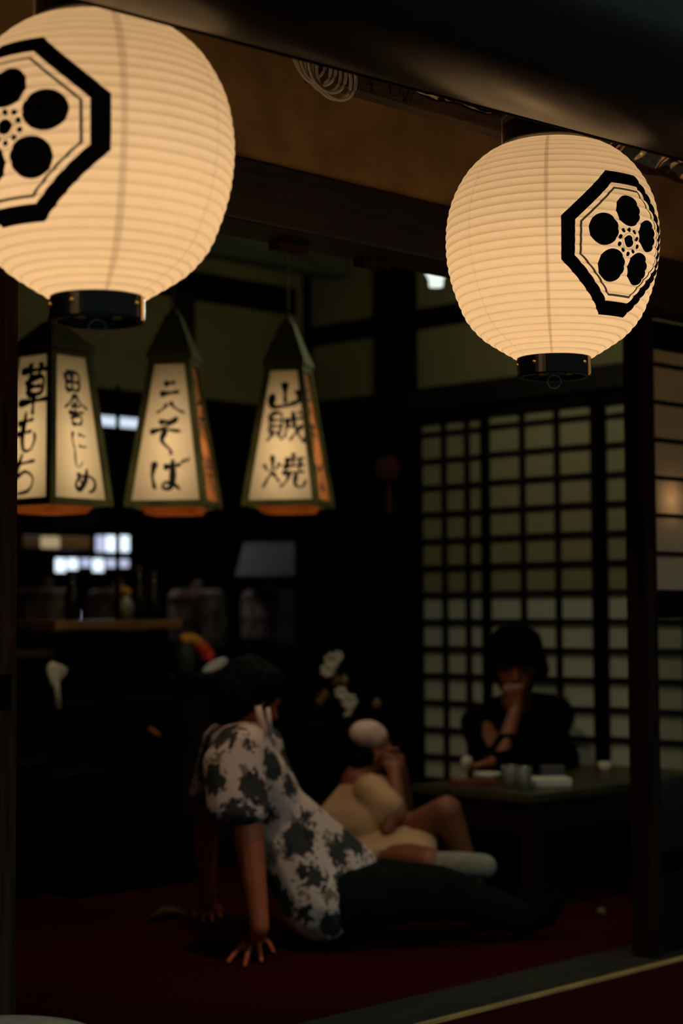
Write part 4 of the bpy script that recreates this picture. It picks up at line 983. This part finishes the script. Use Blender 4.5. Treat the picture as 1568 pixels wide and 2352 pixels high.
hull(bm, [(at(858, 1805, D=DC + .08), .050), (at(895, 1830, D=DC + .12), .045)])
obj('smock', None, M_beige, pcg, True, mesh=fuse(bm, .008, 5))
bm = new(); hull(bm, [(at(830, 1950, D=DC - .02), .10), (at(862, 1975, D=DC - .13), .085), (at(968, 1932, D=5.66), .055), (at(965, 1975, D=5.56), .050), (at(905, 1965, D=DC - .10), .075)])
hull(bm, [(at(860, 1960, D=DC + .05), .085), (at(955, 1915, D=5.70), .062)])
obj('shorts', None, M_beige, pcg, True, mesh=fuse(bm, .008, 5))
bm = new(); limb(bm, [at(985, 1982, D=5.50), at(1050, 1986, D=5.46), at(1112, 1990, D=5.44)], [.036, .042, .040])
obj('sock', None, M_sock, pcg, True, mesh=fuse(bm, .006, 4), label='grey-white sock')
bm = new(); fc = fC.normalized(); uc = (UP + RT * .35); uc = (uc - fc * uc.dot(fc)).normalized(); sc_ = fc.cross(uc); t0 = at(846, 1690, D=DC - .03)
hull(bm, [(t0 + fc * .014 + uc * .004, (.054, .054, .044)), (t0 - fc * .016, (.054, .054, .046)), (t0 + uc * .008, (.053, .053, .046))])
obj('cap', None, M_cap, pcg, True, mesh=fuse(bm, .006, 3), label='white cap')
bm = new(); hull(bm, [(ch - fc * .022 + uc * .0, .056), (ch - fc * .03 - uc * .02, .050)])
obj('hair', None, M_hair, pcg, True, mesh=fuse(bm, .006, 2))

# ---- person in a dark hat behind the low table, chin on hand
DH = 6.56
ph = person(at(1190, 1960, D=DH + .1) * 1.0, 'person in dark hat and dark clothes resting chin on hand behind the low table')
hc = at(1184, 1540, D=DH); fH = (-FW * 1.0 - RT * .12 - UP * .10)
bm = new(); PH, sdH, sH = head_volumes(bm, hc, fH, UP, .215)
limb(bm, [at(1186, 1585, D=DH + .03), at(1188, 1625, D=DH + .06)], [.055, .06])
hull(bm, [(at(1110, 1645, D=DH + .08), .06), (at(1275, 1630, D=DH + .08), .06), (at(1195, 1760, D=DH + .1), .13), (at(1195, 1900, D=DH + .12), .14)])
shl = at(1095, 1660, D=DH + .05); shr = at(1280, 1645, D=DH + .05)
ell = at(1150, 1742, D=DH - .24); elr = at(1250, 1745, D=DH - .18)
wrl = at(1186, 1625, D=DH - .12)
limb(bm, [shl, ell], [.05, .04]); limb(bm, [ell, wrl], [.036, .024])
pm = at(1182, 1600, D=DH - .13)
d = RT; hand_volumes(bm, wrl, pm, [pm + UP * .040 + RT * x + FW * f for x, f in ((-.030, .02), (-.012, .01), (.008, .01), (.026, .02))], pm + RT * -.035 + UP * .032 + FW * .03, .016, .0075)
wrr = at(1130, 1752, D=DH - .27); limb(bm, [shr, elr, wrr], [.05, .038, .026])
pr_ = at(1108, 1757, D=DH - .28); hand_volumes(bm, wrr, pr_, [pr_ - RT * .055 + FW * y_ - UP * .006 for y_ in (-.03, -.01, .01, .03)], pr_ - RT * .03 - FW * .04, .014, .0075)
# folded legs under the table
limb(bm, [at(1170, 1930, D=DH + .1), at(1120, 1990, D=DH - .30), at(1250, 2000, D=DH - .25)], [.09, .065, .045])
limb(bm, [at(1230, 1930, D=DH + .1), at(1300, 1985, D=DH - .20), at(1190, 2005, D=DH - .15)], [.09, .065, .045])
obj('body', None, M_skin2, ph, True, mesh=fuse(bm, .0055, 3))
for r in (-1, 1):
    bm = new(); hull(bm, [(PH(.078, .012, r * .032), .010 * sH)]); obj('eye', bm, M_eye, ph, True)
bm = new()
hull(bm, [(at(1110, 1650, D=DH + .08), .068), (at(1275, 1636, D=DH + .08), .070), (at(1160, 1622, D=DH + .1), .05), (at(1222, 1618, D=DH + .1), .05), (at(1190, 1780, D=DH + .08), .150)])
hull(bm, [(at(1190, 1760, D=DH + .08), .155), (at(1190, 1930, D=DH + .12), .17), (at(1290, 1740, D=DH + .06), .07)])
limb(bm, [shl, at(1112, 1720, D=DH - .10), at(1140, 1748, D=DH - .21)], [.066, .062, .052]); hull(bm, [(at(1140, 1748, D=DH - .22), .052), (at(1165, 1700, D=DH - .19), .040)])
limb(bm, [shr, elr, at(1150, 1750, D=DH - .26)], [.068, .054, .042])
obj('jacket', None, M_blackcloth, ph, True, mesh=fuse(bm, .008, 5))
bm = new()
limb(bm, [at(1170, 1930, D=DH + .1), at(1120, 1990, D=DH - .30), at(1250, 2002, D=DH - .25)], [.105, .078, .056])
limb(bm, [at(1230, 1930, D=DH + .1), at(1300, 1985, D=DH - .20), at(1190, 2005, D=DH - .15)], [.105, .078, .056])
obj('trousers', None, M_blackcloth, ph, True, mesh=fuse(bm, .009, 5))
bm = new(); fh = fH.normalized()
hull(bm, [(hc - fh * .035 + UP * .03, .088), (hc - fh * .04 - UP * .04, .075)])
for r in (-1, 1): hull(bm, [(hc + sdH * r * .078 + UP * .045 - fh * .02, .040), (hc + sdH * r * .098 + UP * .0 - fh * .02, .030), (hc + sdH * r * .088 - UP * .025 - fh * .025, .028)])
obj('hair', None, M_hair, ph, True, mesh=fuse(bm, .006, 3))
bm = new(); hb = hc + UP * .062
MB = Matrix.Translation(hb) @ Matrix.Rotation(R(4), 4, 'X')
lathe(bm, [(.124, -.030), (.121, -.024), (.108, .004), (.104, .020), (.099, .050), (.086, .080), (.062, .098), (.032, .106), (.001, .108)], (0, 0, 0), 40, False)
bm.transform(MB); bmesh.ops.solidify(bm, geom=bm.faces[:], thickness=.004)
obj('hat', bm, M_blackcloth, ph, True, label='dark brimmed hat')

# ------------------------------------------------------------------ outside: red felt bench, straw stool at the bottom left
bn = empty('felt_bench', (4.2, 2.3, 0), 0, 'bench covered with red felt outside the sill at the bottom right', 'bench')
bm = new(); box(bm, 2.7, 6.5, 1.7, 2.80, .365, .397, .004); obj('felt_cover', bm, M_carpet, bn)
bm = new(); box(bm, 2.72, 6.48, 1.72, 2.715, .325, .365); obj('seat_board', bm, M_dark, bn)
for x in (2.85, 4.6, 6.3):
    for y in (1.8, 2.58):
        bm = new(); box(bm, x, x + .06, y, y + .06, 0, .325); obj('leg', bm, M_dark, bn)
q = at(40, 2331, D=2.9); sr = .17
so = empty('round_stool', (q.x, q.y, 0), 0, 'pale round straw seat just showing at the bottom left corner', 'stool')
zc0 = q.z
ctr = V((q.x, q.y, zc0 - .03)) - FW * (sr * .6) + RT * -.02
bm = new(); lathe(bm, [(sr * .5, -.02), (sr * .97, -.014), (sr, 0), (sr * .96, .016), (sr * .7, .024), (.001, .026)], ctr, 48); obj('seat', bm, M_straw2, so, True)
for i in range(4):
    a = R(45 + 90 * i); p = ctr + V((math.cos(a), math.sin(a), 0)) * sr * .7
    bm = new(); tube(bm, [p - UP * .015, V((p.x + .02 * math.cos(a), p.y + .02 * math.sin(a), 0))], .016, 10); obj('leg', bm, M_dark, so)
